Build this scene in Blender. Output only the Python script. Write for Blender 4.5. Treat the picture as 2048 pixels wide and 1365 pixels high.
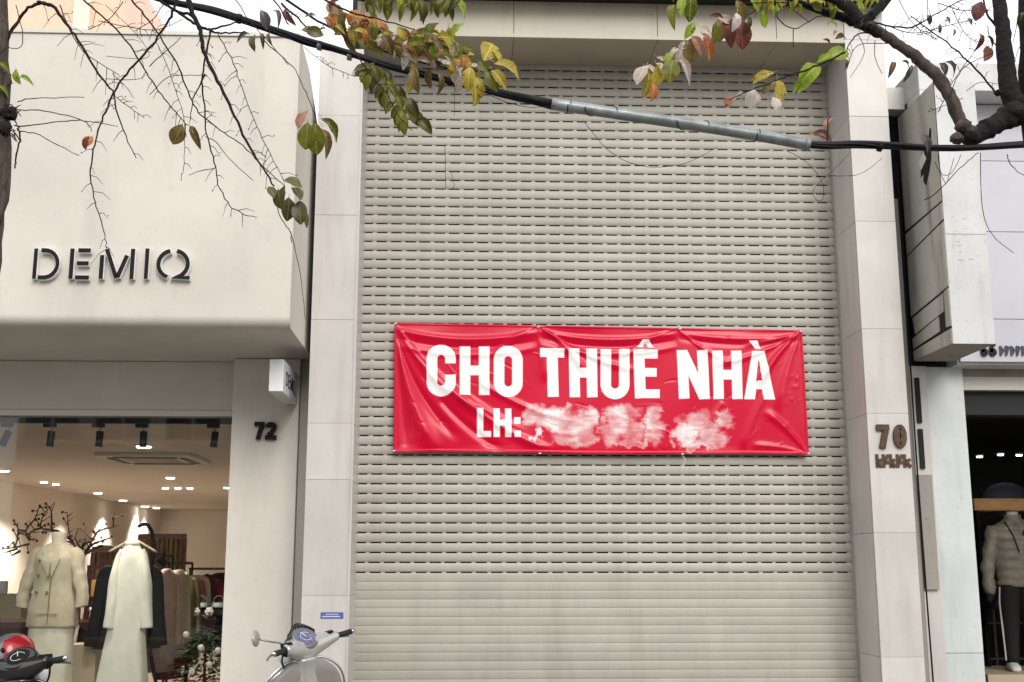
import bpy, bmesh, math, random
import numpy as np
from mathutils import Vector, Matrix
from mathutils.geometry import tessellate_polygon
R = math.radians
random.seed(7)
S = bpy.context.scene
for o in list(bpy.data.objects): bpy.data.objects.remove(o)

# ------------------------------------------------------------------ camera
FPX, EYE, YAW, PITCH = 2310.0, 1.5, R(2.29), R(11.0)
cd = bpy.data.cameras.new('camera'); cam = bpy.data.objects.new('camera', cd)
S.collection.objects.link(cam); S.camera = cam
cd.sensor_width = 36; cd.lens = FPX/2048*36; cd.clip_start = .05; cd.clip_end = 2000
cam.location = (0, 0, EYE); cam.rotation_euler = (R(90)+PITCH, 0, -YAW)
S.render.resolution_x, S.render.resolution_y = 1024, 682

# ------------------------------------------------------------------ overcast daylight
W = bpy.data.worlds.new('World'); S.world = W; W.use_nodes = True
nt = W.node_tree; nt.nodes.clear()
out = nt.nodes.new('ShaderNodeOutputWorld'); sky = nt.nodes.new('ShaderNodeTexSky')
sky.sky_type = 'NISHITA'; sky.sun_disc = False
SUN_EL, SUN_ROT = R(52), R(205)
sky.sun_elevation = SUN_EL; sky.sun_rotation = SUN_ROT; sky.dust_density = 4
b1 = nt.nodes.new('ShaderNodeBackground'); b1.inputs[1].default_value = .10
b2 = nt.nodes.new('ShaderNodeBackground'); b2.inputs[0].default_value = (.97, .985, 1, 1); b2.inputs[1].default_value = 1.38
mx = nt.nodes.new('ShaderNodeMixShader'); mx.inputs[0].default_value = .86
nt.links.new(sky.outputs[0], b1.inputs[0]); nt.links.new(b1.outputs[0], mx.inputs[1])
nt.links.new(b2.outputs[0], mx.inputs[2]); nt.links.new(mx.outputs[0], out.inputs[0])
sd = bpy.data.lights.new('sun', 'SUN'); sun = bpy.data.objects.new('sun', sd); S.collection.objects.link(sun)
sd.energy = 1.75; sd.angle = R(28); sd.color = (1, .965, .92)
# bright patch of cloud behind the camera, slightly to the right
sv = Vector((.22, -.84, .56)).normalized()
sun.rotation_euler = sv.to_track_quat('Z', 'Y').to_euler()
sky.sun_elevation = math.asin(sv.z); sky.sun_rotation = math.atan2(sv.x, sv.y)
S.view_settings.view_transform = 'Standard'; S.view_settings.look = 'None'
S.view_settings.exposure = 0.15; S.view_settings.gamma = 1
S.render.engine = 'CYCLES'
S.cycles.max_bounces = 8; S.cycles.transparent_max_bounces = 12

# ------------------------------------------------------------------ measuring: where a sight line meets a plane
_f = Vector((math.sin(YAW)*math.cos(PITCH), math.cos(YAW)*math.cos(PITCH), math.sin(PITCH)))
_r = Vector((math.cos(YAW), -math.sin(YAW), 0)); _u = _r.cross(_f)
_o = Vector((0, 0, EYE))
def ray(x, y): return _f + _r*((x-1024)/FPX) + _u*((682.5-y)/FPX)
def at(x, y, Y):
    d = ray(x, y); return _o + d*(Y/d.y)
def atz(x, y, z):
    d = ray(x, y); return _o + d*((z-EYE)/d.z)

# ------------------------------------------------------------------ materials
def mat(name, col, rough=.6, var=.0, scale=4., bump=0., bscale=40., metal=0., spec=.5, coat=0., var2=None, stretch=None, sheen=0., emis=None, estr=0):
    m = bpy.data.materials.new(name); m.use_nodes = True; n = m.node_tree; b = n.nodes['Principled BSDF']
    b.inputs['Base Color'].default_value = (*col, 1); b.inputs['Roughness'].default_value = rough
    b.inputs['Metallic'].default_value = metal; b.inputs['Specular IOR Level'].default_value = spec
    b.inputs['Coat Weight'].default_value = coat; b.inputs['Sheen Weight'].default_value = sheen
    if emis: b.inputs['Emission Color'].default_value = (*emis, 1); b.inputs['Emission Strength'].default_value = estr
    if var or bump:
        geo = n.nodes.new('ShaderNodeNewGeometry'); src = geo.outputs['Position']
        if stretch:
            mp = n.nodes.new('ShaderNodeMapping'); mp.inputs['Scale'].default_value = stretch
            n.links.new(src, mp.inputs[0]); src = mp.outputs[0]
    if var:
        no = n.nodes.new('ShaderNodeTexNoise'); no.inputs['Scale'].default_value = scale; no.inputs['Detail'].default_value = 8; no.inputs['Roughness'].default_value = .62
        n.links.new(src, no.inputs['Vector'])
        cr = n.nodes.new('ShaderNodeValToRGB'); c2 = var2 or [c*(1-var) for c in col]; c1 = [min(1, c*(1+var*.45)) for c in col]
        cr.color_ramp.elements[0].position = .3; cr.color_ramp.elements[1].position = .68
        cr.color_ramp.elements[0].color = (*c2, 1); cr.color_ramp.elements[1].color = (*c1, 1)
        n.links.new(no.outputs['Fac'], cr.inputs[0]); n.links.new(cr.outputs[0], b.inputs['Base Color'])
    if bump:
        nb = n.nodes.new('ShaderNodeTexNoise'); nb.inputs['Scale'].default_value = bscale; nb.inputs['Detail'].default_value = 5
        n.links.new(src, nb.inputs['Vector']); bp = n.nodes.new('ShaderNodeBump'); bp.inputs['Strength'].default_value = bump; bp.inputs['Distance'].default_value = .01
        n.links.new(nb.outputs['Fac'], bp.inputs['Height']); n.links.new(bp.outputs[0], b.inputs['Normal'])
    return m

def streaked(name, col, dirt, rough=.6, amount=.5, fine=1., bump=.15, seed=0.):
    """stone or plaster with cloudy mottling plus grime that ran down in streaks"""
    m = mat(name, col, rough); n = m.node_tree; b = n.nodes['Principled BSDF']
    g = n.nodes.new('ShaderNodeNewGeometry')
    def noise(sc, st, det=6):
        mp = n.nodes.new('ShaderNodeMapping'); mp.inputs['Scale'].default_value = st; mp.inputs['Location'].default_value = (seed, seed*2, seed*.7)
        n.links.new(g.outputs['Position'], mp.inputs[0]); t = n.nodes.new('ShaderNodeTexNoise')
        t.inputs['Scale'].default_value = sc; t.inputs['Detail'].default_value = det; t.inputs['Roughness'].default_value = .6
        n.links.new(mp.outputs[0], t.inputs['Vector']); return t.outputs['Fac']
    def ramp(f, a, c):
        r = n.nodes.new('ShaderNodeMapRange'); r.inputs[1].default_value = a; r.inputs[2].default_value = c; r.clamp = True
        n.links.new(f, r.inputs[0]); return r.outputs[0]
    def mul(a, c):
        x = n.nodes.new('ShaderNodeMath'); x.operation = 'MULTIPLY'; n.links.new(a, x.inputs[0])
        if isinstance(c, float): x.inputs[1].default_value = c
        else: n.links.new(c, x.inputs[1])
        return x.outputs[0]
    cloud = ramp(noise(2.2*fine, (1, 1, 1)), .35, .75); streak = ramp(noise(6*fine, (1, 1, .12)), .52, .78)
    speck = ramp(noise(26*fine, (1, 1, 1), 3), .60, .74)
    mixc = n.nodes.new('ShaderNodeMix'); mixc.data_type = 'RGBA'; mixc.inputs[6].default_value = (*col, 1)
    mixc.inputs[7].default_value = (*[c*.84 for c in col], 1); n.links.new(cloud, mixc.inputs[0])
    m2 = n.nodes.new('ShaderNodeMix'); m2.data_type = 'RGBA'; n.links.new(mixc.outputs[2], m2.inputs[6]); m2.inputs[7].default_value = (*dirt, 1)
    n.links.new(mul(streak, amount), m2.inputs[0])
    m3 = n.nodes.new('ShaderNodeMix'); m3.data_type = 'RGBA'; n.links.new(m2.outputs[2], m3.inputs[6]); m3.inputs[7].default_value = (*dirt, 1)
    n.links.new(mul(speck, amount*.45), m3.inputs[0])
    oi = n.nodes.new('ShaderNodeObjectInfo'); mr = n.nodes.new('ShaderNodeMapRange'); mr.inputs[3].default_value = .93; mr.inputs[4].default_value = 1.04; n.links.new(oi.outputs['Random'], mr.inputs[0])
    vm = n.nodes.new('ShaderNodeVectorMath'); vm.operation = 'SCALE'; n.links.new(m3.outputs[2], vm.inputs[0]); n.links.new(mr.outputs[0], vm.inputs['Scale']); n.links.new(vm.outputs[0], b.inputs['Base Color'])
    bp = n.nodes.new('ShaderNodeBump'); bp.inputs['Strength'].default_value = bump; bp.inputs['Distance'].default_value = .004
    n.links.new(noise(60, (1, 1, 1), 3), bp.inputs['Height']); n.links.new(bp.outputs[0], b.inputs['Normal'])
    return m

M = {}
M['cream'] = streaked('cream_render', (.69, .65, .58), (.46, .43, .38), .8, .5, .6, .25)
M['cream_trim'] = mat('cream_trim', (.62, .60, .54), .5)
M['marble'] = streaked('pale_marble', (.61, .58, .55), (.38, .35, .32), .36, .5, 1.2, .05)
M['grout'] = mat('grout', (.50, .48, .455), .9)
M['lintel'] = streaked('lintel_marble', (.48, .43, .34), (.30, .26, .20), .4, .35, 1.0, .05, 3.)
M['white_stone'] = streaked('white_stone', (.62, .65, .64), (.34, .35, .33), .45, .6, 1.1, .06, 5.)
M['lavender'] = streaked('lavender_panel', (.60, .60, .655), (.42, .42, .46), .6, .5, .5, .05, 8.)
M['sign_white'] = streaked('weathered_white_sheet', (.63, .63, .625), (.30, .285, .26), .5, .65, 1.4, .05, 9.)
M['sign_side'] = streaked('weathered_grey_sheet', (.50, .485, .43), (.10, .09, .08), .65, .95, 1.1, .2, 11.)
M['grime'] = streaked('grimy_wall', (.33, .30, .27), (.12, .10, .09), .8, .8, 1.0, .3, 13.)
M['slat'] = streaked('shutter_slat_paint', (.435, .412, .355), (.27, .25, .20), .5, .38, 1.5, .02, 2.)
M['rail'] = mat('shutter_rail', (.36, .34, .29), .4, .2, 6)
M['black'] = mat('black_metal', (.006, .006, .007), .5, spec=.2)
M['matte_black'] = mat('matte_black', (.006, .006, .007), .8)
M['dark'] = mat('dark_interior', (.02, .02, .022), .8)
M['letter'] = mat('black_letter_face', (.007, .006, .006), .5, spec=.2)
M['acrylic'] = mat('white_acrylic', (.8, .8, .8), .35)
M['box_white'] = mat('lightbox_white', (.86, .86, .87), .3, .06, 9)
M['bronze'] = mat('bronze_numeral', (.075, .036, .014), .5, .5, 30, metal=.2)
M['chrome'] = mat('chrome', (.75, .75, .76), .14, metal=1)
M['steel'] = mat('galvanised_pipe', (.30, .33, .33), .45, .45, 22, bump=.15, metal=.35, stretch=(1, 1, 1))
M['cable'] = mat('black_cable', (.007, .007, .011), .55, .5, 20, spec=.25)
M['bark'] = mat('bark', (.085, .062, .05), .9, .65, 26, bump=1., bscale=55, stretch=(1, 1, .45))
M['bark_dark'] = mat('dark_bark', (.012, .009, .008), .95, .5, 26, bump=1., bscale=55)  # near-black version of the bark colour
M['twig'] = mat('twig_bark', (.032, .017, .014), .9, .4, 30, spec=.2)
M['peach'] = mat('peach_render', (.80, .56, .42), .8, .08, 1.2)
M['peach_trim'] = mat('pale_peach_trim', (.80, .68, .56), .8)
M['asphalt'] = mat('asphalt', (.05, .05, .052), .9, .3, 8, bump=.4, bscale=120)
M['paving'] = streaked('grey_paving', (.20, .18, .15), (.12, .10, .08), .8, .5, 1., .2)
M['kerb'] = mat('kerb_granite', (.34, .34, .33), .8, .2, 30)
M['line'] = mat('road_paint', (.7, .7, .68), .7, .2, 20)
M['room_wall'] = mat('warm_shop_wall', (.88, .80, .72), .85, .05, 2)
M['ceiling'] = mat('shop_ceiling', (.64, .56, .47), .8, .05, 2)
M['room_floor'] = mat('shop_floor', (.26, .20, .15), .25, .15, 2)
M['mannequin'] = mat('linen_form', (.66, .57, .45), .8)
M['coat'] = mat('beige_wool', (.56, .475, .34), .95, .12, 18, bump=.4, bscale=160, sheen=.3)
M['trouser'] = mat('ivory_wool', (.74, .67, .55), .95, .1, 14, bump=.3, bscale=160)
M['dress'] = mat('ivory_knit', (.90, .86, .73), .95, .08, 10, bump=.3, bscale=140, sheen=.3)
M['wood_red'] = mat('dark_red_lacquer', (.075, .010, .010), .3, .3, 12)
M['wood'] = mat('brown_wood', (.30, .17, .09), .5, .3, 10)
M['plinth'] = mat('beige_plinth', (.58, .49, .34), .7)
M['curtain'] = mat('brown_curtain', (.27, .18, .10), .9, .3, 8)
M['dry'] = mat('dry_branch', (.10, .05, .035), .9, .4, 30)
M['plant'] = mat('fir_green', (.035, .07, .03), .8, .5, 30)
M['red'] = mat('red_cloth', (.30, .018, .018), .8, .25, 14)
M['red_gloss'] = mat('red_gloss', (.34, .006, .012), .28, coat=.3)
M['scooter_white'] = mat('pearl_paint', (.46, .455, .44), .16, .05, 6, coat=.6, metal=.25)
M['scooter_grey'] = mat('grey_leg_plastic', (.26, .235, .215), .42, .12, 12)
M['scooter_black'] = mat('black_gloss_plastic', (.01, .01, .012), .16, coat=.6)
M['rubber'] = mat('rubber', (.012, .012, .012), .75, bump=.5, bscale=200)
M['seat'] = mat('black_vinyl', (.02, .018, .017), .5, bump=.3, bscale=200)
M['gauge'] = mat('gauge_blue', (.13, .17, .30), .12, .6, 60)
M['silver'] = mat('silver_paint', (.24, .24, .25), .25, .1, 20, metal=.5)
M['mirror'] = mat('mirror_shell', (.45, .42, .40), .3, metal=.4)
M['plate_blue'] = mat('plate_blue', (.10, .12, .34), .35)
M['plate_line'] = mat('plate_pale', (.62, .62, .78), .4)
M['khaki'] = mat('khaki_nylon', (.30, .27, .22), .5, .35, 12, bump=.5, bscale=40)
M['sport_black'] = mat('black_jersey', (.012, .012, .014), .8)
M['white_cloth'] = mat('white_cloth', (.75, .75, .74), .8)
M['lit_wood'] = mat('warm_lit_wood', (.75, .42, .17), .5, .4, 6, stretch=(1, 1, 8))  # warm light on the shelf is put into this bright orange wood colour
M['blue_grey'] = mat('blue_grey_cap', (.05, .055, .085), .7)
M['teal'] = mat('grey_green_leather', (.20, .27, .25), .35)
M['bauble'] = mat('white_flower', (.8, .79, .72), .5)
M['lamp'] = mat('lamp_glow', (1, 1, 1), .5, emis=(1, .93, .82), estr=14)
M['tube'] = mat('tube_glow', (1, 1, 1), .5, emis=(.95, .97, 1), estr=3)
M['lamp_cool'] = mat('lamp_cool', (1, 1, 1), .5, emis=(.95, .97, 1), estr=9)
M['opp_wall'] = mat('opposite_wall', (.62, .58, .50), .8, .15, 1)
M['opp_wall2'] = mat('opposite_wall_grey', (.42, .42, .42), .8, .15, 1)
M['opp_glass'] = mat('opposite_glass', (.04, .05, .06), .1)
for nm, c in dict(g_black=(.012, .012, .013), g_pink=(.55, .38, .32), g_olive=(.20, .17, .08), g_maroon=(.12, .015, .02), g_rust=(.32, .10, .05),
                  g_sand=(.52, .42, .30), g_white=(.72, .70, .64), g_brown=(.20, .10, .06), g_ochre=(.48, .26, .08)).items():
    M[nm] = mat('garment_'+nm[2:], c, .9, .18, 14, bump=.3, bscale=120)

def leaf_mat(name, c1, c2, tr=.35, rough=.42):
    m = bpy.data.materials.new(name); m.use_nodes = True; n = m.node_tree; b = n.nodes['Principled BSDF']
    tc = n.nodes.new('ShaderNodeNewGeometry'); oi = n.nodes.new('ShaderNodeObjectInfo')
    no = n.nodes.new('ShaderNodeTexNoise'); no.inputs['Scale'].default_value = 38; no.inputs['Detail'].default_value = 4
    n.links.new(tc.outputs['Position'], no.inputs['Vector'])
    ad = n.nodes.new('ShaderNodeMath'); ad.operation = 'MULTIPLY_ADD'; ad.inputs[1].default_value = .45
    n.links.new(oi.outputs['Random'], ad.inputs[0]); n.links.new(no.outputs['Fac'], ad.inputs[2])
    cr = n.nodes.new('ShaderNodeValToRGB'); cr.color_ramp.elements[0].position = .45; cr.color_ramp.elements[1].position = .95
    cr.color_ramp.elements[0].color = (*c1, 1); cr.color_ramp.elements[1].color = (*c2, 1)
    n.links.new(ad.outputs[0], cr.inputs[0]); n.links.new(cr.outputs[0], b.inputs['Base Color'])
    b.inputs['Roughness'].default_value = rough
    def M_(op, a, c=None, d=None):
        x = n.nodes.new('ShaderNodeMath'); x.operation = op
        for i, q in enumerate((a, c, d)):
            if q is None: continue
            if isinstance(q, (int, float)): x.inputs[i].default_value = q
            else: n.links.new(q, x.inputs[i])
        return x.outputs[0]
    ob = n.nodes.new('ShaderNodeTexCoord'); sp = n.nodes.new('ShaderNodeSeparateXYZ'); n.links.new(ob.outputs['Object'], sp.inputs[0])
    ay = M_('ABSOLUTE', sp.outputs[1]); vein = M_('LESS_THAN', M_('FRACT', M_('MULTIPLY', M_('SUBTRACT', sp.outputs[0], M_('MULTIPLY', ay, .9)), 7.)), .13); rib = M_('LESS_THAN', ay, .016)
    vm = M_('MINIMUM', M_('ADD', M_('MULTIPLY', vein, .35), M_('MULTIPLY', rib, .8)), .8)
    n2 = n.nodes.new('ShaderNodeTexNoise'); n2.inputs['Scale'].default_value = 90; n2.inputs['Detail'].default_value = 3; n.links.new(tc.outputs['Position'], n2.inputs['Vector'])
    sc_ = M_('MULTIPLY', M_('GREATER_THAN', n2.outputs['Fac'], .64), .75)
    ma = n.nodes.new('ShaderNodeMix'); ma.data_type = 'RGBA'; n.links.new(vm, ma.inputs[0]); n.links.new(cr.outputs[0], ma.inputs[6]); ma.inputs[7].default_value = (*[min(.8, c*1.7+.03) for c in c2], 1)
    mb2 = n.nodes.new('ShaderNodeMix'); mb2.data_type = 'RGBA'; n.links.new(sc_, mb2.inputs[0]); n.links.new(ma.outputs[2], mb2.inputs[6]); mb2.inputs[7].default_value = (.09, .045, .018, 1)
    class _c: outputs = [mb2.outputs[2]]
    cr = _c; n.links.new(cr.outputs[0], b.inputs['Base Color'])
    bp = n.nodes.new('ShaderNodeBump'); bp.inputs['Strength'].default_value = .5; bp.inputs['Distance'].default_value = .002; n.links.new(M_('ADD', vm, n2.outputs['Fac']), bp.inputs['Height']); n.links.new(bp.outputs[0], b.inputs['Normal'])
    t = n.nodes.new('ShaderNodeBsdfTranslucent'); n.links.new(cr.outputs[0], t.inputs[0])
    mixs = n.nodes.new('ShaderNodeMixShader'); mixs.inputs[0].default_value = tr
    n.links.new(b.outputs[0], mixs.inputs[1]); n.links.new(t.outputs[0], mixs.inputs[2]); n.links.new(mixs.outputs[0], n.nodes['Material Output'].inputs[0])
    return m
LM = dict(
    G=leaf_mat('leaf_green', (.07, .09, .010), (.22, .22, .03), .45),
    D=leaf_mat('leaf_dark', (.045, .048, .008), (.12, .115, .025), .2),
    Y=leaf_mat('leaf_yellow', (.30, .22, .025), (.52, .40, .05), .4),
    O=leaf_mat('leaf_orange', (.42, .10, .03), (.62, .25, .06), .4),
    P=leaf_mat('leaf_pale', (.46, .34, .26), (.68, .60, .52), .3, .3),
    Rd=leaf_mat('leaf_red', (.075, .014, .012), (.17, .045, .03), .3),
    L=leaf_mat('leaf_lime', (.20, .30, .02), (.34, .44, .05), .5),
    B=leaf_mat('leaf_brown', (.11, .07, .02), (.20, .14, .04), .3),
    S=leaf_mat('leaf_slate', (.06, .05, .055), (.12, .10, .10), .2),
    K=leaf_mat('leaf_pink', (.34, .13, .08), (.52, .27, .18), .35))

def glass_mat():
    m = bpy.data.materials.new('shop_glass'); m.use_nodes = True; n = m.node_tree; n.nodes.clear()
    o = n.nodes.new('ShaderNodeOutputMaterial'); t = n.nodes.new('ShaderNodeBsdfTransparent'); t.inputs[0].default_value = (.93, .95, .94, 1)
    g = n.nodes.new('ShaderNodeBsdfGlossy'); g.inputs['Roughness'].default_value = .02; fr = n.nodes.new('ShaderNodeFresnel'); fr.inputs[0].default_value = 1.5
    a = n.nodes.new('ShaderNodeMath'); a.operation = 'MULTIPLY'; a.inputs[1].default_value = 1.0; n.links.new(fr.outputs[0], a.inputs[0])
    x = n.nodes.new('ShaderNodeMixShader'); n.links.new(a.outputs[0], x.inputs[0]); n.links.new(t.outputs[0], x.inputs[1]); n.links.new(g.outputs[0], x.inputs[2])
    n.links.new(x.outputs[0], o.inputs[0]); return m
M['glass'] = glass_mat()

# ------------------------------------------------------------------ mesh helpers
col = S.collection
class MB:
    def __init__(s): s.v = []; s.f = []; s.mi = []; s.cur = 0
    def add(s, vs, fs):
        o = len(s.v); s.v += [tuple(v) for v in vs]; s.f += [tuple(i+o for i in f) for f in fs]; s.mi += [s.cur]*len(fs); return s
    def box(s, x0, x1, y0, y1, z0, z1, Mx=None):
        vs = [Vector(p) for p in ((x0,y0,z0),(x1,y0,z0),(x1,y1,z0),(x0,y1,z0),(x0,y0,z1),(x1,y0,z1),(x1,y1,z1),(x0,y1,z1))]
        if Mx: vs = [Mx@v for v in vs]
        return s.add(vs, [(0,3,2,1),(4,5,6,7),(0,1,5,4),(1,2,6,5),(2,3,7,6),(3,0,4,7)])
    def tube(s, pts, rad, n=6, cap=True):
        pts = [Vector(p) for p in pts]; N = len(pts)
        if not hasattr(rad, '__len__'): rad = [rad]*N
        t0 = (pts[1]-pts[0]).normalized(); up = Vector((0, 0, 1)) if abs(t0.z) < .9 else Vector((1, 0, 0))
        a = t0.cross(up).normalized(); vs = []; fs = []
        for i in range(N):
            t = (pts[min(i+1, N-1)]-pts[max(i-1, 0)]).normalized()
            a = (a - t*a.dot(t)).normalized(); b = t.cross(a)
            for k in range(n):
                th = 2*math.pi*k/n; vs.append(pts[i]+(a*math.cos(th)+b*math.sin(th))*rad[i])
        for i in range(N-1):
            for k in range(n):
                k2 = (k+1) % n; fs.append((i*n+k, i*n+k2, (i+1)*n+k2, (i+1)*n+k))
        if cap: fs.append(tuple(reversed(range(n)))); fs.append(tuple((N-1)*n+k for k in range(n)))
        return s.add(vs, fs)
    def loft(s, st, n=20, cap=True, sub=3):
        """st: list of (centre, right, up, half_a, half_b, exponent); rings smoothly interpolated"""
        def cr(a, b, c, d, t): return b*1.0+(c-a)*(.5*t)+(a*2-b*5+c*4-d)*(.5*t*t)+(b*3-c*3+d-a)*(.5*t*t*t)
        L = [(Vector(q[0]), Vector(q[1]).normalized(), Vector(q[2]).normalized(), q[3], q[4], q[5] if len(q) > 5 else 2.) for q in st]
        rings = []
        for i in range(len(L)-1):
            P = [L[max(i-1, 0)], L[i], L[i+1], L[min(i+2, len(L)-1)]]
            for k in range(sub):
                t = k/sub; rings.append([cr(P[0][j], P[1][j], P[2][j], P[3][j], t) for j in range(6)])
        rings.append(L[-1]); vs = []; fs = []
        for c, r, u, a, b, e in rings:
            e = max(1.2, e)
            for k in range(n):
                th = 2*math.pi*k/n; x = math.cos(th); y = math.sin(th)
                vs.append(c + r*(max(a, .0005)*math.copysign(abs(x)**(2/e), x)) + u*(max(b, .0005)*math.copysign(abs(y)**(2/e), y)))
        for i in range(len(rings)-1):
            for k in range(n):
                k2 = (k+1) % n; fs.append((i*n+k, i*n+k2, (i+1)*n+k2, (i+1)*n+k))
        if cap: fs.append(tuple(reversed(range(n)))); fs.append(tuple((len(rings)-1)*n+k for k in range(n)))
        return s.add(vs, fs)
    def prism(s, poly, mapf, d0, d1):
        """poly: 2D outline, mapf(x, y, d) -> point"""
        n = len(poly); tri = tessellate_polygon([[Vector((p[0], p[1], 0)) for p in poly]])
        vs = [mapf(p[0], p[1], d0) for p in poly]+[mapf(p[0], p[1], d1) for p in poly]
        fs = [tuple(t) for t in tri]+[tuple(reversed([i+n for i in t])) for t in tri]
        fs += [(i, (i+1) % n, (i+1) % n+n, i+n) for i in range(n)]
        return s.add(vs, fs)
    def ellipsoid(s, c, r, n=16, m=10, Mx=None):
        vs = []; fs = []; c = Vector(c)
        for i in range(m+1):
            ph = math.pi*i/m
            for k in range(n):
                th = 2*math.pi*k/n; v = Vector((r[0]*math.sin(ph)*math.cos(th), r[1]*math.sin(ph)*math.sin(th), r[2]*math.cos(ph)))
                if Mx: v = Mx@v
                vs.append(c+v)
        for i in range(m):
            for k in range(n):
                k2 = (k+1) % n; fs.append((i*n+k, (i+1)*n+k, (i+1)*n+k2, i*n+k2))
        return s.add(vs, fs)
    def mesh(s, name, mats, smooth=False, bevel=0):
        me = bpy.data.meshes.new(name); me.from_pydata(s.v, [], s.f)
        for m in (mats if isinstance(mats, (list, tuple)) else [mats]): me.materials.append(m)
        for p, i in zip(me.polygons, s.mi): p.material_index = i; p.use_smooth = smooth
        bm = bmesh.new(); bm.from_mesh(me); bmesh.ops.remove_doubles(bm, verts=bm.verts, dist=1e-6)
        bmesh.ops.recalc_face_normals(bm, faces=bm.faces)
        if bevel: bmesh.ops.bevel(bm, geom=[e for e in bm.edges if e.is_manifold and e.calc_face_angle(0) > .6], offset=bevel, segments=2, profile=.6, affect='EDGES', clamp_overlap=True)
        bm.to_mesh(me); bm.free(); me.update(); return me
    def build(s, name, mats, parent=None, smooth=False, bevel=0, loc=None, auto=False):
        me = s.mesh(name, mats, smooth, bevel); o = bpy.data.objects.new(name, me); col.objects.link(o)
        if auto:
            for p in me.polygons: p.use_smooth = True
            me.set_sharp_from_angle(angle=R(38))
        if parent: o.parent = parent
        if loc: o.location = loc
        return o
def tag(o, label, cat, group=None):
    o['label'] = label; o['category'] = cat
    if group: o['group'] = group
    return o
def struct(o, label=None):
    o['kind'] = 'structure'
    if label: o['label'] = label
    return o
def thing(name, label, cat, loc=(0, 0, 0), rz=0, group=None, origin=None):
    """Empty at a thing's base; with origin given its parts are built in world space"""
    o = bpy.data.objects.new(name, None); col.objects.link(o); o.location = loc; o.rotation_euler = (0, 0, rz); o.empty_display_size = .1
    return tag(o, label, cat, group)
def base(root, p):
    """move a thing's Empty to p while its world-space children stay where they are"""
    root.location = p
    for c in root.children: c.location = Vector(c.location)-Vector(p)
def rect(mb, a, b): mb.box(a[0], b[0], a[1], b[1], a[2], b[2])
def smooth_pts(p, k=4):
    p = [Vector(q) for q in p]
    if len(p) < 3: return p
    o = []
    for i in range(len(p)-1):
        a, b, c, d = p[max(i-1, 0)], p[i], p[i+1], p[min(i+2, len(p)-1)]
        for j in range(k):
            t = j/k; o.append(.5*((2*b)+(c-a)*t+(2*a-5*b+4*c-d)*t*t+(3*b-3*c+d-a)*t**3))
    o.append(p[-1]); return o

# ------------------------------------------------------------------ stroke letters
def arc(cx, cy, rx, ry, a0, a1, n=10): return [(cx+rx*math.cos(R(a0+(a1-a0)*i/n)), cy+ry*math.sin(R(a0+(a1-a0)*i/n))) for i in range(n+1)]
def ribbon(mb, pts, w, mapf, d0, d1):
    """a stroke of width w along 2D pts, extruded from d0 to d1"""
    P = [Vector(p) for p in pts]; L = []; Rr = []
    for i, p in enumerate(P):
        a = (p-P[i-1]).normalized() if i else None; b = (P[i+1]-p).normalized() if i < len(P)-1 else None
        if a is None: a = b
        if b is None: b = a
        t = (a+b).normalized(); nrm = Vector((-t.y, t.x)); k = 1/max(.5, nrm.dot(Vector((-a.y, a.x))))
        L.append(p+nrm*w/2*k); Rr.append(p-nrm*w/2*k)
    n = len(P); vs = []
    for d in (d0, d1):
        for q in L: vs.append(mapf(q.x, q.y, d))
        for q in Rr: vs.append(mapf(q.x, q.y, d))
    fs = []
    for i in range(n-1):
        fs += [(i, i+1, n+i+1, n+i), (2*n+i, 3*n+i, 3*n+i+1, 2*n+i+1), (i, 2*n+i, 2*n+i+1, i+1), (n+i, n+i+1, 3*n+i+1, 3*n+i)]
    fs += [(0, n, 3*n, 2*n), (n-1, 3*n-1, 4*n-1, 2*n-1)]
    mb.add(vs, fs)
STENCIL = {  # unit height, baseline 0
 'D': (1.0, [[(.08, 0), (.08, 1)], [(.27, .95), (.42, .95)]+arc(.42, .5, .46, .45, 80, -80, 10)+[(.42, .05), (.22, .05)]]),
 'E': (.70, [[(.08, 0), (.08, 1)], [(.27, .95), (.66, .95)], [(.25, .52), (.62, .52)], [(.23, .05), (.66, .05)]]),
 'M': (1.10, [[(.08, 0), (.08, .78)], [(.22, .98), (.56, .03)], [(.60, .05), (.86, .78)], [(1.04, 0), (1.04, 1)]]),
 'I': (.20, [[(.08, 0), (.08, 1)]]),
 'Q': (1.08, [arc(.50, .5, .45, .46, 103, 250, 10), arc(.52, .5, .45, .46, 78, -55, 10)+[(.60, .05), (1.05, .05)]])}

# ================================================================== SETTING
b = MB(); b.box(-60, 60, -6.5, 2.4, -.55, -.15); struct(b.build('road', M['asphalt']), 'grey asphalt street')
b = MB()
for i in range(-14, 15): b.box(i*3.2, i*3.2+1.4, -2.1, -1.98, -.149, -.146)
b.build('road_marking', M['line'], None); struct(bpy.data.objects['road_marking'])
b = MB(); b.box(-60, 60, 2.58, 60, -.5, -.02); struct(b.build('ground', M['paving']))
b = MB(); b.box(-60, 60, -60, -6.68, -.5, -.02); struct(b.build('ground', M['paving']))
pv = MB(); pv.box(-60, 60, 2.58, 7.2, -.02, 0); sw = struct(pv.build('pavement', M['paving']))
tile = MB(); tile.box(0, .392, 0, .392, 0, .012); tme = tile.mesh('paving_slab', M['paving'], bevel=.003)
for i in range(14):
    for j in range(11):
        o = bpy.data.objects.new('paving_slab', tme); col.objects.link(o); o.location = (-2.4+i*.4, 2.7+j*.4, .0); o.parent = sw
b = MB()
for i in range(-30, 30): b.box(i*1.0+.004, i*1.0+.996, 2.4, 2.578, -.3, .0)
for i in range(-30, 30): b.box(i*1.0+.004, i*1.0+.996, -6.678, -6.5, -.3, .0)
struct(b.build('kerb', M['kerb'], bevel=.01))

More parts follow.
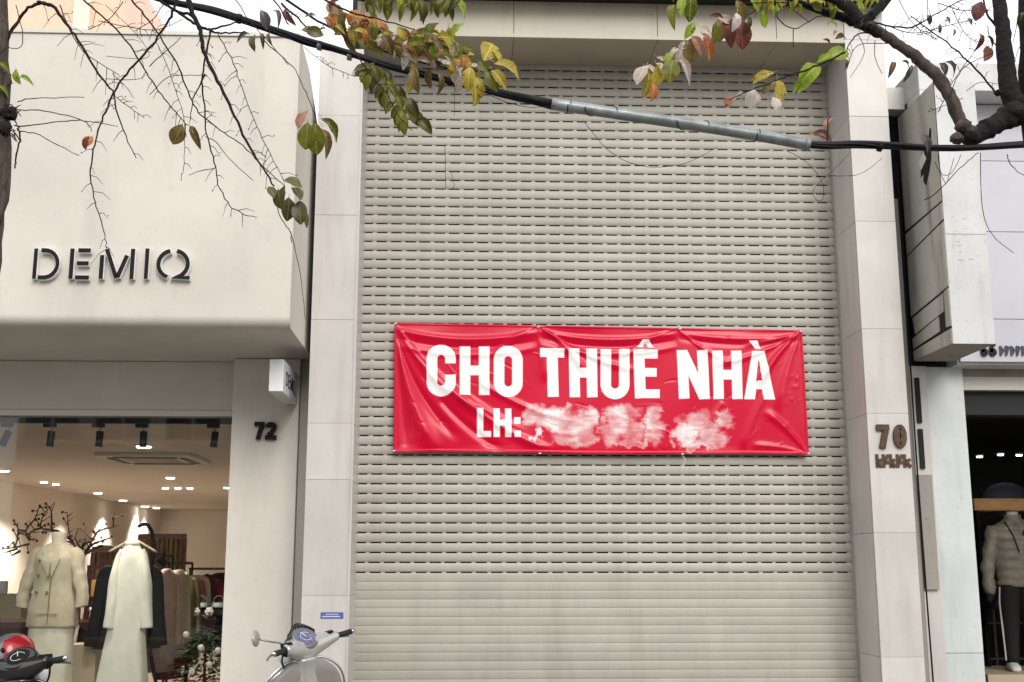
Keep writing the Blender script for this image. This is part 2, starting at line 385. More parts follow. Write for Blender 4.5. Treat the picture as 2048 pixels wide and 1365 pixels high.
# ------------------------------------------------------------------ houses across the street (mirrored in the shop glass)
def opposite(x0, x1, h, wall, label, nwin):
    t = thing('town_house', label, 'house', ((x0+x1)/2, -9, 0))
    m = MB(); m.box(x0, x1, -16, -9.2, 0, h); m.box(x0-.05, x1+.05, -9.25, -8.9, 3.3, 3.6); w = m.build('wall', wall, t)
    w.location = -Vector(t.location)
    for fl in range(1, int(h//3.2)):
        for k in range(nwin):
            cx = x0+(k+.5)*(x1-x0)/nwin; m = MB()
            for a in (-.62, -.02, .58): m.box(cx+a, cx+a+.06, -9.2, -9.12, fl*3.2+.9, fl*3.2+2.5)
            for z in (fl*3.2+.84, fl*3.2+2.5): m.box(cx-.68, cx+.70, -9.2, -9.1, z, z+.07)
            f = m.build('window', M['cream_trim'], t, loc=-Vector(t.location))
            m = MB(); m.box(cx-.56, cx+.58, -9.17, -9.155, fl*3.2+.91, fl*3.2+2.5); m.build('pane', M['opp_glass'], f)
    m = MB(); m.box(x0+.4, x1-.4, -9.22, -9.19, 0.05, 3.0); m.build('shopfront', M['opp_glass'], t, loc=-Vector(t.location))
opposite(-9.5, -3.6, 7.0, M['opp_wall'], 'tall cream town house across the street, mirrored in the shop glass', 4)
opposite(-3.5, 1.2, 6.5, M['opp_wall2'], 'low grey town house across the street, mirrored in the shop glass', 3)
opposite(1.3, 7.5, 6.6, M['opp_wall'], 'wide cream town house across the street, opposite the red banner', 4)

# ------------------------------------------------------------------ peach building far behind upper left
PB = 26.; p = [at(-120, 78, PB), at(262, 90, PB), at(225, -40, PB), at(-120, -40, PB)]
t = thing('peach_building', 'peach rendered building rising behind the cream shop front, upper left', 'building', (-6, PB, 0))
m = MB(); xl, xr0, xr1 = p[0].x-3, p[1].x, p[2].x
zt = p[2].z+1.5; zm = p[1].z
m.prism([(xl, 0), (xr0+.1, 0), (xr0+.1, zm-.4), (xr1-.25, zt), (xl, zt)], lambda x, y, d: Vector((x, d, y)), PB, PB+6)
m.build('wall', M['peach'], t, loc=(6, -PB, 0))
m = MB(); a = at(150, 60, PB).x; bx = at(183, 60, PB).x; m.box(a, bx, PB-.2, PB-.002, 3, zt); m.build('pilaster', M['peach_trim'], t, loc=(6, -PB, 0))

# ================================================================== CREAM CLOTHES SHOP (left)
FY = 6.57; SOF = 2.85; CX0, CX1 = -1.535, -1.10; SX = -1.022; LX = -5.6; CEIL = 2.475; BACK = 21.2
shop = thing('clothes_shop', 'cream rendered clothes shop with overhanging rounded fascia and lit glass front', 'shop', (-3.3, 7.6, 0))
SL = -Vector(shop.location)
m = MB(); prof = [(FY, 4.64), (FY, 2.915)]+[(FY+.065-.065*math.cos(R(a)), 2.915-.065*math.sin(R(a))) for a in range(10, 91, 10)]+[(7.76, SOF), (7.76, 4.3), (7.3, 4.5), (7.0, 4.62), (6.72, 4.64)]
m.prism(prof, lambda y, z, d: Vector((d, y, z)), -7.5, SX); o = m.build('fascia', M['cream'], shop, loc=SL, auto=True)
m = MB(); m.box(-7.5, SX-.005, FY-.012, 6.74, 4.642, 4.665); m.build('parapet_cap', M['cream_trim'], shop, loc=SL)
m = MB(); m.box(-7.5, SX, 7.763, 8.2, SOF, 4.28); m.box(-7.5, -5.72, 7.353, 21.3, 0, 4.38); m.box(-1.2, SX, 8.2, 21.3, 0, 4.38); m.box(-5.72, -1.2, 21.25, 21.4, 0, 4.38)
m.build('wall', M['cream'], shop, loc=SL)
m = MB(); m.box(CX0, CX1, 7.6, 8.2, 0, SOF-.004); m.build('column', M['cream'], shop, loc=SL, bevel=.006)
m = MB(); m.box(CX1+.001, SX, 7.66, 8.2, 0, SOF-.004); m.build('side_strip', M['cream_trim'], shop, loc=SL)
m = MB(); m.box(-5.7, CX0-.002, 7.75, 8.198, 2.52, SOF-.004); m.build('transom_wall', M['cream'], shop, loc=SL)
m = MB(); m.box(-5.7, CX0-.003, 7.735, 7.80, 2.478, 2.516); m.build('window_head', M['cream_trim'], shop, loc=SL)
m = MB(); m.box(-5.7, CX0-.004, 7.79, 7.80, .16, 2.478); m.build('glass_pane', M['glass'], shop, loc=SL)
# interior
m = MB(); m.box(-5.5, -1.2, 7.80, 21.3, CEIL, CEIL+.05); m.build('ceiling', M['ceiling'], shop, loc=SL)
m = MB(); m.box(-5.72, -1.2, 7.81, 21.3, -.01, .15); m.build('floor', M['room_floor'], shop, loc=SL)
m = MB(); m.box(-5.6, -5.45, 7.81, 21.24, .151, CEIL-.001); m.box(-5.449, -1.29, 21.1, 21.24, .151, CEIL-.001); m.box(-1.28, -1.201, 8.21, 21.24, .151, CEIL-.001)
m.build('inner_wall', M['room_wall'], shop, loc=SL)
m = MB(); m.box(-5.72, CX0, 7.7, 7.83, 0, .155); m.build('threshold', M['cream_trim'], shop, loc=SL)

# raised letters on the fascia
sg = thing('shop_sign', 'large black stencil letters with white edges on the cream fascia', 'sign', (-2.1, FY, 3.1))
lh = at(250, 503, FY).z-at(250, 560, FY).z
for ch, px0, px1, py in (('D', 68, 124, 501), ('E', 140, 184, 501), ('M', 200, 270, 501), ('I', 290, 302, 501), ('Q', 315, 384, 502)):
    w, strokes = STENCIL[ch]; a = at(px0, 561, FY); c = at(px1, 561, FY); h = at(px0, py, FY).z-a.z; sx = (c.x-a.x)/w
    mp = lambda x, y, d, a=a, sx=sx, h=h: Vector((a.x+x*sx, FY-d, a.z+y*h))
    m = MB(); m2 = MB()
    for s_ in strokes:
        ribbon(m, s_, .125, mp, .034, .040); ribbon(m2, s_, .17, mp, 0.004, .0335)
    e = m.build('letter', M['letter'], sg, loc=-Vector(sg.location)); m2.build('letter_side', M['acrylic'], e)

# light box
yb = 7.6; yf = 6.99; a = at(568, 719, yf); c = at(568, 783, yf); x0 = at(538, 760, yf).x
lb = thing('lightbox_sign', 'small white projecting box sign on the cream column above number 72', 'sign', (a.x, yb, c.z))
m = MB(); m.box(x0, a.x, yf, yb-.02, c.z, a.z); m.build('box', M['box_white'], lb, loc=-Vector(lb.location), bevel=.004)
m = MB(); m.box(x0+.03, a.x-.03, yb-.02, yb, c.z+.02, a.z-.02); m.build('bracket', M['cream_trim'], lb, loc=-Vector(lb.location))
m = MB(); yy = yf+.10; hh = .085
for ch in 'DEMIQ':
    w, strokes = STENCIL[ch]
    for s_ in strokes: ribbon(m, s_, .15, lambda x, y, d, yy=yy: Vector((a.x+d, yy+x*hh*1.0, c.z+.052+y*hh)), .0005, .002)
    yy += (w+.16)*hh*1.0
m.build('lettering', M['letter'], lb, loc=-Vector(lb.location))

def numerals(name, label, px, Y, chars, material, wst, dep):
    t = thing(name, label, 'number', at(px[0][0], px[0][3], Y))
    for ch, (x0, y0, x1, y1) in zip(chars, px):
        A = at(x0, y1, Y); Bq = at(x1, y1, Y); T = at(x0, y0, Y); w = Bq.x-A.x; h = T.z-A.z; m = MB()
        k = wst; mp = lambda x, y, d: Vector((A.x+x*w, Y-d, A.z+y*h))
        asp = w/h
        def rb(pts): ribbon(m, [(p[0]*asp, p[1]) for p in pts], k, lambda x, y, d: Vector((A.x+x*h, Y-d, A.z+y*h)), .001, dep)
        kk = k/2; ka = kk/asp
        if ch == '7': rb([(0, 1-kk), (1, 1-kk)]); rb([(1-ka*1.1, 1-kk*2), (.62, .55), (.38, 0)])
        if ch == '0': rb([((.5+(.5-ka)*math.cos(R(q))), .5+(.5-kk)*math.sin(R(q))) for q in range(0, 361, 20)])
        if ch == '2': rb([(ka, .70)]+[(.5+(.5-ka)*math.cos(R(q)), .70+(.30-kk)*math.sin(R(q))) for q in range(165, -31, -15)]+[(.5, .34), (ka*1.2, kk*2)]); rb([(0, kk), (1, kk)])
        if ch == '6': rb([(.5+(.5-ka)*math.cos(R(q)), .31+(.31-kk)*math.sin(R(q))) for q in range(0, 361, 20)]); rb([(ka, .31), (ka*1.1, .62), (.5, .93), (.9, .93)])
        o = m.build('numeral', material, t, loc=-Vector(t.location))
    return t
numerals('house_number', 'black raised house number 72 on the cream column', [(509, 845, 529, 880), (531, 845, 553, 880)], 7.6, '72', M['letter'], .24, .03)

# ================================================================== SHUTTERED BUILDING (centre)
PX0, PX1, QX0, QX1 = -.985, -.700, 2.545, 2.812; SY = 7.65; HX0, HX1 = -.738, 2.572; TOPZ = 4.97
bd = thing('shuttered_house', 'marble clad house number 70 closed by a tall beige roller shutter', 'house', (.9, 7.2, 0)); BL = -Vector(bd.location)
m = MB(); m.box(PX0+.02, PX1-.03, 7.23, 8.4, 0, 4.86); m.box(QX0+.03, QX1-.02, 7.23, 8.4, 0, 5.6); m.box(PX0+.12, QX1-.02, 8.0, 14, 5.0, 9.5)
m.box(PX0+.12, PX1-.04, 8.4, 14, 0, 5.0); m.box(QX0+.05, QX1-.02, 8.4, 14, 0, 5.0); m.box(PX1-.04, QX0+.05, 10.0, 10.2, 0, 5.0); m.build('wall', M['dark'], bd, loc=BL)
for x0, x1, zt_ in ((PX0+.004, PX1-.004, 4.865), (QX0+.004, QX1-.004, 5.6)):
    m = MB(); m.box(x0, x1, 7.2275 if False else 7.206, 7.2299, 0, zt_); m.build('grout_bed', M['grout'], bd, loc=BL)
# marble panels on both pillars
for (x0, x1, joints) in ((PX0, PX1, [0, .62, 1.32, 2.02, 2.35+.02, 3.03, 3.72, 4.40, 4.87]), (QX0, QX1, [0, .95, 1.70, 2.45, 3.0, 3.72, 4.45, 5.0, 5.62])):
    for z0, z1 in zip(joints[:-1], joints[1:]):
        j = random.uniform(-.0012, .0012)
        m = MB(); m.box(x0, x1, 7.2+j, 7.2055, z0+.0007, z1-.0007); m.build('marble_panel', M['marble'], bd, loc=BL, bevel=.0015)
        m = MB(); xa, xb = (x1-.029, x1-.001) if x0 < 0 else (x0+.001, x0+.029)
        m.box(xa, xb, 7.2285, 7.72, z0+.0012, z1-.0012); m.build('reveal_panel', M['marble'], bd, loc=BL)
# thin raised aluminium corner bead on the left pillar
m = MB(); m.box(PX1-.010, PX1+.004, 7.192, 7.20-.0015, 0, 4.86); m.build('corner_trim', M['marble'], bd, loc=BL)
m = MB(); m.box(QX1-.027, QX1-.002, 7.2295, 8.0, 0, 5.6); m.build('side_panel', M['grime'], bd, loc=BL)
# lintel
lx = [PX1+.002, .30, 1.27, 2.08, QX0-.002]
for x0, x1 in zip(lx[:-1], lx[1:]):
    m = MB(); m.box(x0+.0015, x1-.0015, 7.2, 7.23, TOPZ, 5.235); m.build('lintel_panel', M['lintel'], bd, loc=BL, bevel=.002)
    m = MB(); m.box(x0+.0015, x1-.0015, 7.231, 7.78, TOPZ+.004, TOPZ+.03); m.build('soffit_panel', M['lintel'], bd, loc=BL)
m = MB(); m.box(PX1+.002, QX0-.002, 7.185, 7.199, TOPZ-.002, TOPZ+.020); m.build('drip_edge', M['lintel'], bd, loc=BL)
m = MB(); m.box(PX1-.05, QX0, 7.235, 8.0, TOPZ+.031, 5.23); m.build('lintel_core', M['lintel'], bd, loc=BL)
m = MB(); m.box(PX1-.03, QX1+.03, 6.98, 8.0, 5.238, 5.75); m.build('canopy', M['dark'], bd, loc=BL)
# guide rails
rl = thing('roller_shutter', 'tall beige roller shutter with rows of slots, closed behind the red banner', 'shutter', (.92, SY, 0)); RL = -Vector(rl.location)
for x0, x1 in ((HX0+.01, HX0+.035), (HX1-.035, HX1-.01)):
    m = MB(); m.box(x0, x1, SY-.055, SY-.02, 0, TOPZ); m.build('guide_rail', M['rail'], rl, loc=RL)
def slat_mesh(w, h, gap, slots, phase, var, bulge=.0055):
    m = MB(); n = 7; prof = []
    for i in range(n+1):
        q = i/n; prof.append((-bulge*math.sin(math.pi*q)**.6, gap+q*(h-gap)))
    vs = []; fs = []
    for x in (0, w):
        for y, z in prof: vs.append((x, y, z))
        vs += [(x, .006, h), (x, .006, gap)]
    k = n+3
    for i in range(k): j = (i+1) % k; fs.append((i, j, k+j, k+i))
    fs += [tuple(range(k)), tuple(range(2*k-1, k-1, -1))]
    m.add(vs, fs)
    if slots:
        per = .0985; x = -phase*per
        while x < w:
            a = max(0, x); c = min(w, x+.026+var*random.uniform(-.004, .004))
            if c > a+.004: m.box(a, c, .0012, .005, -.0005, gap-.0012)
            x += per
    return m
W_ = HX1-HX0-.05
meshes = [slat_mesh(W_, .0632, .0093, True, ph, 1).mesh('slat', M['slat']) for ph in (0.3, .33, .27, .31, .29)]
z = 1.452; k = 0
while z < TOPZ-.0:
    o = bpy.data.objects.new('slat', meshes[[0, 1, 2, 3, 4, 1, 0, 3][k % 8]]); col.objects.link(o); o.parent = rl
    o.location = Vector((HX0+.025+random.uniform(-.003, .003), SY-.02+random.uniform(-.0012, .0012), z))+RL; o.rotation_euler = (random.uniform(-.012, .012), 0, 0); z += .0632; k += 1
solid = slat_mesh(W_, .0552, .0014, False, 0, 0, .0026).mesh('slat', M['slat'])
z = 1.452-.0552
while z > -.05:
    o = bpy.data.objects.new('slat', solid); col.objects.link(o); o.parent = rl
    o.location = Vector((HX0+.025, SY-.02+random.uniform(-.0008, .0008), z))+RL; o.rotation_euler = (random.uniform(-.01, .01), 0, 0); z -= .0552

# numbers and small marks on the right pillar
numerals('house_number', 'large bronze house number 70 on the right marble pillar', [(1754, 850, 1779, 897), (1787, 850, 1813, 897)], 7.2, '70', M['bronze'], .25, .022)
t = thing('bronze_plate_letters', 'row of small worn bronze letters under the number 70', 'letters', at(1752, 935, 7.2))
for i, (x0, x1) in enumerate(((1752, 1762), (1765, 1776), (1779, 1789), (1793, 1804), (1807, 1820))):
    A = at(x0, 936, 7.2); Bq = at(x1, 909, 7.2); m = MB(); w = Bq.x-A.x; h = Bq.z-A.z
    mp = lambda x, y, d: Vector((A.x+x*h, 7.2-d, A.z+y*h)); q = w/h
    ribbon(m, [(.1, 0), (.1, 1)], .24, mp, .001, .006); ribbon(m, [(.2, .5), (q-.02, .95 if i % 2 else .6)], .22, mp, .001, .011); ribbon(m, [(.2, .4), (q, .05 if i % 2 == 0 else .4)], .24, mp, .001, .0115)
    m.build('letter', M['bronze'], t, loc=-Vector(t.location))
A = at(641, 1238, 7.2); Bq = at(687, 1225, 7.2)
t = thing('wall_sticker', 'small blue strip sticker low on the left marble pillar', 'sticker', A)
m = MB(); m.box(A.x, Bq.x, 7.1975, 7.1985, A.z, Bq.z); m.build('sheet', M['plate_blue'], t, loc=-A)
m = MB(); m.box(A.x+.01, Bq.x-.02, 7.1962, 7.1973, A.z+.010, A.z+.016); m.box(A.x+.03, Bq.x-.03, 7.1962, 7.1973, A.z+.024, A.z+.028); m.build('print', M['plate_line'], t, loc=-A)

# ------------------------------------------------------------------ red banner: finely woven sheet, the print is carried by the sheet
BY = 7.575
TL, TR, BR_, BLc = at(789, 646, BY), at(1604, 661, BY), at(1618, 910, BY), at(787, 905, BY)
NU, NV = 900, 290
U, V = np.meshgrid(np.linspace(0, 1, NU), np.linspace(0, 1, NV))     # V down
def lerp(a, b, t): return a+(b-a)*t
def vec(v): return np.array([v.x, v.y, v.z])
P = (vec(TL)[None, None]*((1-U)*(1-V))[..., None]+vec(TR)[None, None]*(U*(1-V))[..., None]+vec(BR_)[None, None]*(U*V)[..., None]+vec(BLc)[None, None]*((1-U)*V)[..., None])
Xm = U*2.75; Zm = V*.855           # metres across and down
D = np.zeros_like(U)
def fold(x0, y0, x1, y1, w0, w1, amp, bend=0., fade=.25):
    """tension fold running from one point towards another (metres)"""
    global D
    dx, dy = x1-x0, y1-y0; L = math.hypot(dx, dy); dx /= L; dy /= L
    s = ((Xm-x0)*dx+(Zm-y0)*dy); q = -(Xm-x0)*dy+(Zm-y0)*dx; t = np.clip(s/L, 0, 1)
    q = q-bend*4*t*(1-t); w = w0+(w1-w0)*t
    env = np.clip(s/L/.06, 0, 1)*np.clip((1-s/L)/fade, 0, 1); env = env*env*(3-2*env)
    D += amp*env*np.exp(-(q/w)**2)*(w/ max(w1, w0))
def swag(x0, x1, sag, y, w, amp):
    """fold hanging between two tied points along the hem"""
    global D
    t = np.clip((Xm-x0)/(x1-x0), 0, 1); yc = y+sag*4*t*(1-t); env = np.sqrt(np.clip(4*t*(1-t), 0, 1))
    D += amp*env*np.exp(-((Zm-yc)/w)**2)
fold(.0, .0, .62, .62, .010, .045, .020, .07); fold(.0, .0, .30, .90, .010, .060, .030, .05); fold(.0, .0, .10, .90, .008, .040, -.014, .0)
fold(.0, .0, .95, .75, .008, .03, .012, .09); fold(.0, .02, .45, .80, .006, .035, -.018, .07); fold(.35, .42, 1.10, .86, .02, .03, .016, .05)
fold(.55, .38, 1.25, .66, .02, .02, .008, .04); fold(.30, .50, .75, .86, .02, .03, -.012, .03)
fold(.96, .0, 1.30, .35, .008, .035, .015, -.03); fold(.96, .0, .66, .22, .008, .03, .010, .02); fold(.96, .0, 1.65, .30, .008, .025, .012, .05); fold(.96, 0, 1.02, .4, .01, .05, .008, 0)
fold(2.75, .0, 2.42, .42, .008, .030, .022, .03); fold(2.75, .0, 2.55, .60, .008, .04, .012, .02); fold(2.75, .0, 2.10, .26, .006, .025, .012, -.04); fold(2.75, 0, 2.30, .12, .006, .02, .010, -.02)
fold(2.50, .42, 2.30, .86, .02, .03, .010, .02); fold(2.75, .86, 2.45, .55, .01, .03, .012, .02); fold(2.75, .86, 2.35, .80, .01, .025, .010, .02); fold(2.2, .50, 1.95, .86, .02, .03, .008, .01)
fold(1.9, .0, 1.5, .22, .008, .02, .007, .02); fold(1.9, 0, 2.25, .24, .008, .02, .007, .02)
for y, a in ((.045, .012), (.10, -.008), (.15, .006)): swag(0, .96, .06, y, .02, a)
for y, a in ((.035, .010), (.08, -.008), (.13, .007)): swag(.96, 1.9, .055, y, .018, a)
for y, a in ((.03, .007), (.07, -.005)): swag(1.9, 2.75, .04, y, .018, a)
rs = np.random.RandomState(5)
for i in range(95):     # small creases
    x, y = rs.uniform(.05, 2.7), rs.uniform(.08, .82); an = rs.uniform(-.35, .35)+(.55 if x < 1.1 else (-.55 if x > 2.1 else .15)); l = rs.uniform(.05, .20)
    fold(x, y, x+l*math.cos(an), y+l*math.sin(an), .005, .010, rs.uniform(-.0022, .0026), rs.uniform(-.01, .01), .5)
for i in range(9):
    x, y = rs.uniform(2.58, 2.72), rs.uniform(.30, .82); fold(x, y, x-rs.uniform(.03, .09), y+rs.uniform(-.02, .03), 0.014, .022, .0022, rs.uniform(-.01, .01), .8)
D += .006*np.sin(Xm*3.1+.6)*np.sin(Zm*4+.4)+.003*np.sin(Xm*9+Zm*6)
hem = np.clip(np.minimum(np.minimum(Zm, .855-Zm), np.minimum(Xm, 2.75-Xm))/.05, 0, 1); D *= .25+.75*hem
D += .004*((Zm > .838)|(Zm < .012)|(Xm < .014)|(Xm > 2.736))   # doubled hem
P[..., 1] -= D
P[..., 2] += .004*np.sin(Xm*3.4)*(V-.0)
# print coverage, in photo pixels measured on the sheet
PXc = lerp(lerp(789, 1604, U), lerp(787, 1618, U), V); PYc = lerp(lerp(646, 661, U), lerp(905, 910, U), V)
cov = np.zeros_like(U)
AA = .75
def seg(x0, y0, x1, y1, w):
    """straight stroke with butt ends"""
    global cov
    dx, dy = x1-x0, y1-y0; L = math.hypot(dx, dy); dx /= L; dy /= L
    s = (PXc-x0)*dx+(PYc-y0)*dy; q = np.abs(-(PXc-x0)*dy+(PYc-y0)*dx)
    d = np.maximum(q-w/2, np.maximum(-s, s-L)); cov = np.maximum(cov, np.clip(.5-d/AA, 0, 1))
def stad(x0, x1, y0, y1, w, cut=None):
    """outlined rounded letter body (O, C, U)"""
    global cov
    cx = (x0+x1)/2; r = (x1-x0-w)/2; ya, yb = y0+w/2+r*.96, y1-w/2-r*.96
    yy = np.clip(PYc, ya, yb); d = np.abs(np.hypot(PXc-cx, (PYc-yy))-r)-w/2; c = np.clip(.5-d/AA, 0, 1)
    if cut is not None: c = c*(~cut)
    cov = np.maximum(cov, c)
def poly_fill(pts):
    global cov
    d = np.full_like(PXc, 1e9); inside = np.zeros(PXc.shape, bool); n = len(pts)
    for i in range(n):
        ax, ay = pts[i]; bx, by = pts[(i+1) % n]; ex, ey = bx-ax, by-ay
        t = np.clip(((PXc-ax)*ex+(PYc-ay)*ey)/(ex*ex+ey*ey), 0, 1); d = np.minimum(d, np.hypot(PXc-ax-t*ex, PYc-ay-t*ey))
        cnd = ((ay > PYc) != (by > PYc)) & (PXc < (bx-ax)*(PYc-ay)/(by-ay+1e-9)+ax); inside ^= cnd
    sd_ = np.where(inside, -d, d); cov = np.maximum(cov, np.clip(.5-sd_/AA, 0, 1))
s = 21
stad(852.5, 910, 691.5, 794.6, s, (PXc > 881) & (PYc > 729) & (PYc < 751.5))
def Hh(x0, x1, y0, y1, w, sl=1.5): seg(x0+w/2, y0, x0+w/2+sl, y1, w); seg(x1-w/2, y0, x1-w/2+sl, y1, w); seg(x0+w/2, (y0+y1)/2, x1-w/2, (y0+y1)/2, w*.92)
Hh(918, 977, 694, 792.5, s, 0); stad(985.5, 1043, 694, 795.5, s)
seg(1077.6, 706, 1126, 706.8, 18.5); seg(1101.5, 698, 1104, 795, s+1)
Hh(1135, 1191, 698, 795.5, s)
stad(1198.5, 1256.5, 650, 798.5, s, PYc < 699)
seg(1275, 700, 1278.5, 797.5, s+1); seg(1266, 709, 1313, 709.5, 17.5); seg(1275, 745.5, 1311, 746, 17.5); seg(1277, 788.5, 1317, 789, 17.5)
poly_fill([(1272, 695), (1283, 680), (1295, 680), (1305, 695.5), (1294.5, 695.5), (1289, 687.5), (1282, 695)])
seg(1361.5, 701.5, 1366, 799.5, s); seg(1402, 702, 1407, 800.5, s); poly_fill([(1351, 701.5), (1372, 701.5), (1418, 800.5), (1396, 800.5)])
Hh(1422, 1481, 703, 800.5, s, 3)
poly_fill([(1487, 801), (1503, 704), (1528, 704), (1549, 801.5), (1526, 801.5), (1523, 781), (1511, 781), (1508.5, 801)])
A_hole = (np.abs(PXc-1516.5) < 1+(PYc-722)*.115) & (PYc > 724) & (PYc < 764); cov = np.where(A_hole, 0, cov)
poly_fill([(1496, 682.5), (1513, 682.5), (1520, 698.5), (1509, 698.5)])
seg(958.5, 819, 958.5, 875.5, 12.5); seg(953, 870, 980, 870, 11.5)
Hh(985, 1020.5, 819, 875.5, 12.5, 0); seg(1032.5, 836, 1032.5, 849, 12.5); seg(1033, 863, 1033, 875.5, 12.5)
# half wiped-out digits: pale smears left on the vinyl
def noise2(sx, sy, seed):
    r = np.random.RandomState(seed); o = np.zeros_like(U); a = 1.
    for k in range(4):
        gx, gy = int(sx*2**k)+2, int(sy*2**k)+2; g = r.rand(gy+1, gx+1)
        fx, fy = U*(gx-.01), V*(gy-.01); ix, iy = fx.astype(int), fy.astype(int); tx, ty = fx-ix, fy-iy; tx = tx*tx*(3-2*tx); ty = ty*ty*(3-2*ty)
        o += a*((g[iy, ix]*(1-tx)+g[iy, ix+1]*tx)*(1-ty)+(g[iy+1, ix]*(1-tx)+g[iy+1, ix+1]*tx)*ty); a *= .55
    return o/2.1
sm = np.zeros_like(U); nn = noise2(26, 26, 3); n3 = noise2(44, 9, 9); wx_ = (noise2(38, 16, 11)-.5)*46; wy_ = (noise2(60, 14, 12)-.5)*30
for cx, cy, rx, ry, k in ((1075, 835, 24, 22, 1.0), (1110, 838, 36, 26, 1.15), (1140, 850, 34, 28, 1.1), (1160, 870, 28, 24, .85), (1175, 838, 22, 24, 1.0), (1120, 872, 26, 16, .6),
                          (1230, 840, 26, 32, .95), (1215, 868, 18, 26, .75), (1262, 866, 26, 26, .6), (1305, 850, 18, 38, .85), (1262, 888, 40, 7, .8), (1245, 835, 30, 26, .5),
                          (1362, 868, 22, 28, 1.0), (1395, 850, 26, 28, .7), (1420, 872, 28, 24, .75), (1450, 842, 22, 18, .85), (1385, 890, 36, 8, .8), (1068, 868, 7, 8, 1.1)):
    q = np.abs((PXc+wx_-cx)/rx)**2.6+np.abs((PYc+wy_-cy)/ry)**2.6; sm = np.maximum(sm, k*np.clip((1.5-q)/1.1, 0, 1)**1.4)
sm = np.clip(sm*(.40+.8*np.clip((nn-.28)*1.8, 0, 1))*(.45+.85*np.clip((n3-.2)*1.3, 0, 1)), 0, .86); cov = np.maximum(cov, sm)
me = bpy.data.meshes.new('banner_sheet'); nvt = NU*NV
me.vertices.add(nvt*1); me.vertices.foreach_set('co', P.reshape(-1, 3).astype(np.float32).ravel())
I = np.arange(nvt).reshape(NV, NU); q = np.stack([I[:-1, :-1], I[1:, :-1], I[1:, 1:], I[:-1, 1:]], -1).reshape(-1, 4)
me.loops.add(q.size); me.loops.foreach_set('vertex_index', q.ravel().astype(np.int32)); me.polygons.add(len(q)); me.polygons.foreach_set('loop_start', np.arange(0, q.size, 4, dtype=np.int32))
me.polygons.foreach_set('use_smooth', np.ones(len(q), bool)); me.update(calc_edges=True)
at_ = me.attributes.new('print', 'FLOAT', 'POINT'); at_.data.foreach_set('value', cov.ravel().astype(np.float32))
mm = mat('red_vinyl', (.58, .0, .030), .27, spec=.36, coat=.0); n = mm.node_tree; bs = n.nodes['Principled BSDF']
an = n.nodes.new('ShaderNodeAttribute'); an.attribute_name = 'print'; mc = n.nodes.new('ShaderNodeMix'); mc.data_type = 'RGBA'
mc.inputs[6].default_value = (.58, .0, .030, 1); mc.inputs[7].default_value = (.86, .86, .85, 1); n.links.new(an.outputs['Fac'], mc.inputs[0]); n.links.new(mc.outputs[2], bs.inputs['Base Color'])
M['vinyl'] = mm; me.materials.append(mm)
bn = thing('rent_banner', 'red vinyl banner with bold white Vietnamese words CHO THUÊ NHÀ tied to the shutter', 'banner', ((TL.x+TR.x)/2, BY, BLc.z))
bo = bpy.data.objects.new('sheet', me); col.objects.link(bo); bo.parent = bn; bo.location = -Vector(bn.location)
mod = bo.modifiers.new('thickness', 'SOLIDIFY'); mod.thickness = .0015; mod.offset = -1
for px, py in ((791, 649), (1077, 655), (1360, 659), (1602, 664), (788, 903), (1080, 908), (1365, 909), (1617, 908)):
    c = at(px, py, BY-.004); m = MB(); m.tube([c+Vector((0, -.004, .0)), c+Vector((.003, .01, .018)), c+Vector((.002, .062, .03))], .0022, 5)
    m.tube([c+Vector((-.008, -.006, 0)), c+Vector((.008, -.006, .003))], .004, 6); m.build('tie', M['white_cloth'], bn, loc=-Vector(bn.location))
c = at(1365, 912, BY-.01); m = MB(); m.tube(smooth_pts([c, c+Vector((.015, -.01, -.03)), c+Vector((-.005, 0, -.09))]), .0018, 5); m.build('loose_string', M['white_cloth'], bn, loc=-Vector(bn.location))

# ================================================================== RIGHT-HAND BUILDING
rb_ = thing('white_shop', 'white stone clad shop with a dark open interior at the right edge', 'shop', (4.2, 7.5, 0)); RB = -Vector(rb_.location)
for z0, z1 in ((0, .95), (.95, 2.805)):
    m = MB(); m.box(3.052, 3.316, 7.5, 7.53, z0+.002, z1-.001); m.build('pillar_panel', M['white_stone'], rb_, loc=RB, bevel=.002)
    m = MB(); m.box(3.052, 3.075, 7.531, 7.95, z0+.002, z1-.001); m.build('pillar_panel', M['white_stone'], rb_, loc=RB)
m = MB(); m.box(3.08, 3.31, 7.532, 8.2, 0, 2.80); m.box(3.3, 8, 7.56, 7.9, 2.75, 4.6); m.build('wall', M['grime'], rb_, loc=RB)
for z0, z1 in ((2.813, 3.10), (3.102, 3.70), (3.702, 4.20), (4.202, 4.605)):
    m = MB(); m.box(3.24, 8, 7.34, 7.37, z0+.001, z1-.001); m.build('fascia_panel', M['lavender'], rb_, loc=RB, bevel=.0015)
m = MB(); m.box(3.232, 8, 7.371, 7.55, 2.80, 4.61); m.build('fascia_body', M['white_stone'], rb_, loc=RB)
m = MB(); m.box(3.0, 8, 7.12, 7.9, 4.612, 4.81); m.box(3.0, 3.228, 7.12, 7.339, 2.84, 4.611); m.build('cornice', M['sign_white'], rb_, loc=RB, bevel=.004)
m = MB(); m.box(3.317, 8, 7.56, 7.7, 2.66, 2.749); m.build('door_head', M['cream_trim'], rb_, loc=RB)
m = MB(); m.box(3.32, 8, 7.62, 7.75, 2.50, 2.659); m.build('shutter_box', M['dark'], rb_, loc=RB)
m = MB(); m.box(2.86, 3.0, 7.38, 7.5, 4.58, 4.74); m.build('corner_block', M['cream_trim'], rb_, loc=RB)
m = MB(); m.box(2.93, 3.05, 7.6, 14, 0, 4.7); m.box(3.05, 8, 13.9, 14, 0, 4.7); m.box(7.9, 8, 7.9, 13.9, 0, 4.7); m.box(3.05, 7.9, 7.9, 13.9, 2.9, 3.0); m.build('inner_wall', M['dark'], rb_, loc=RB)
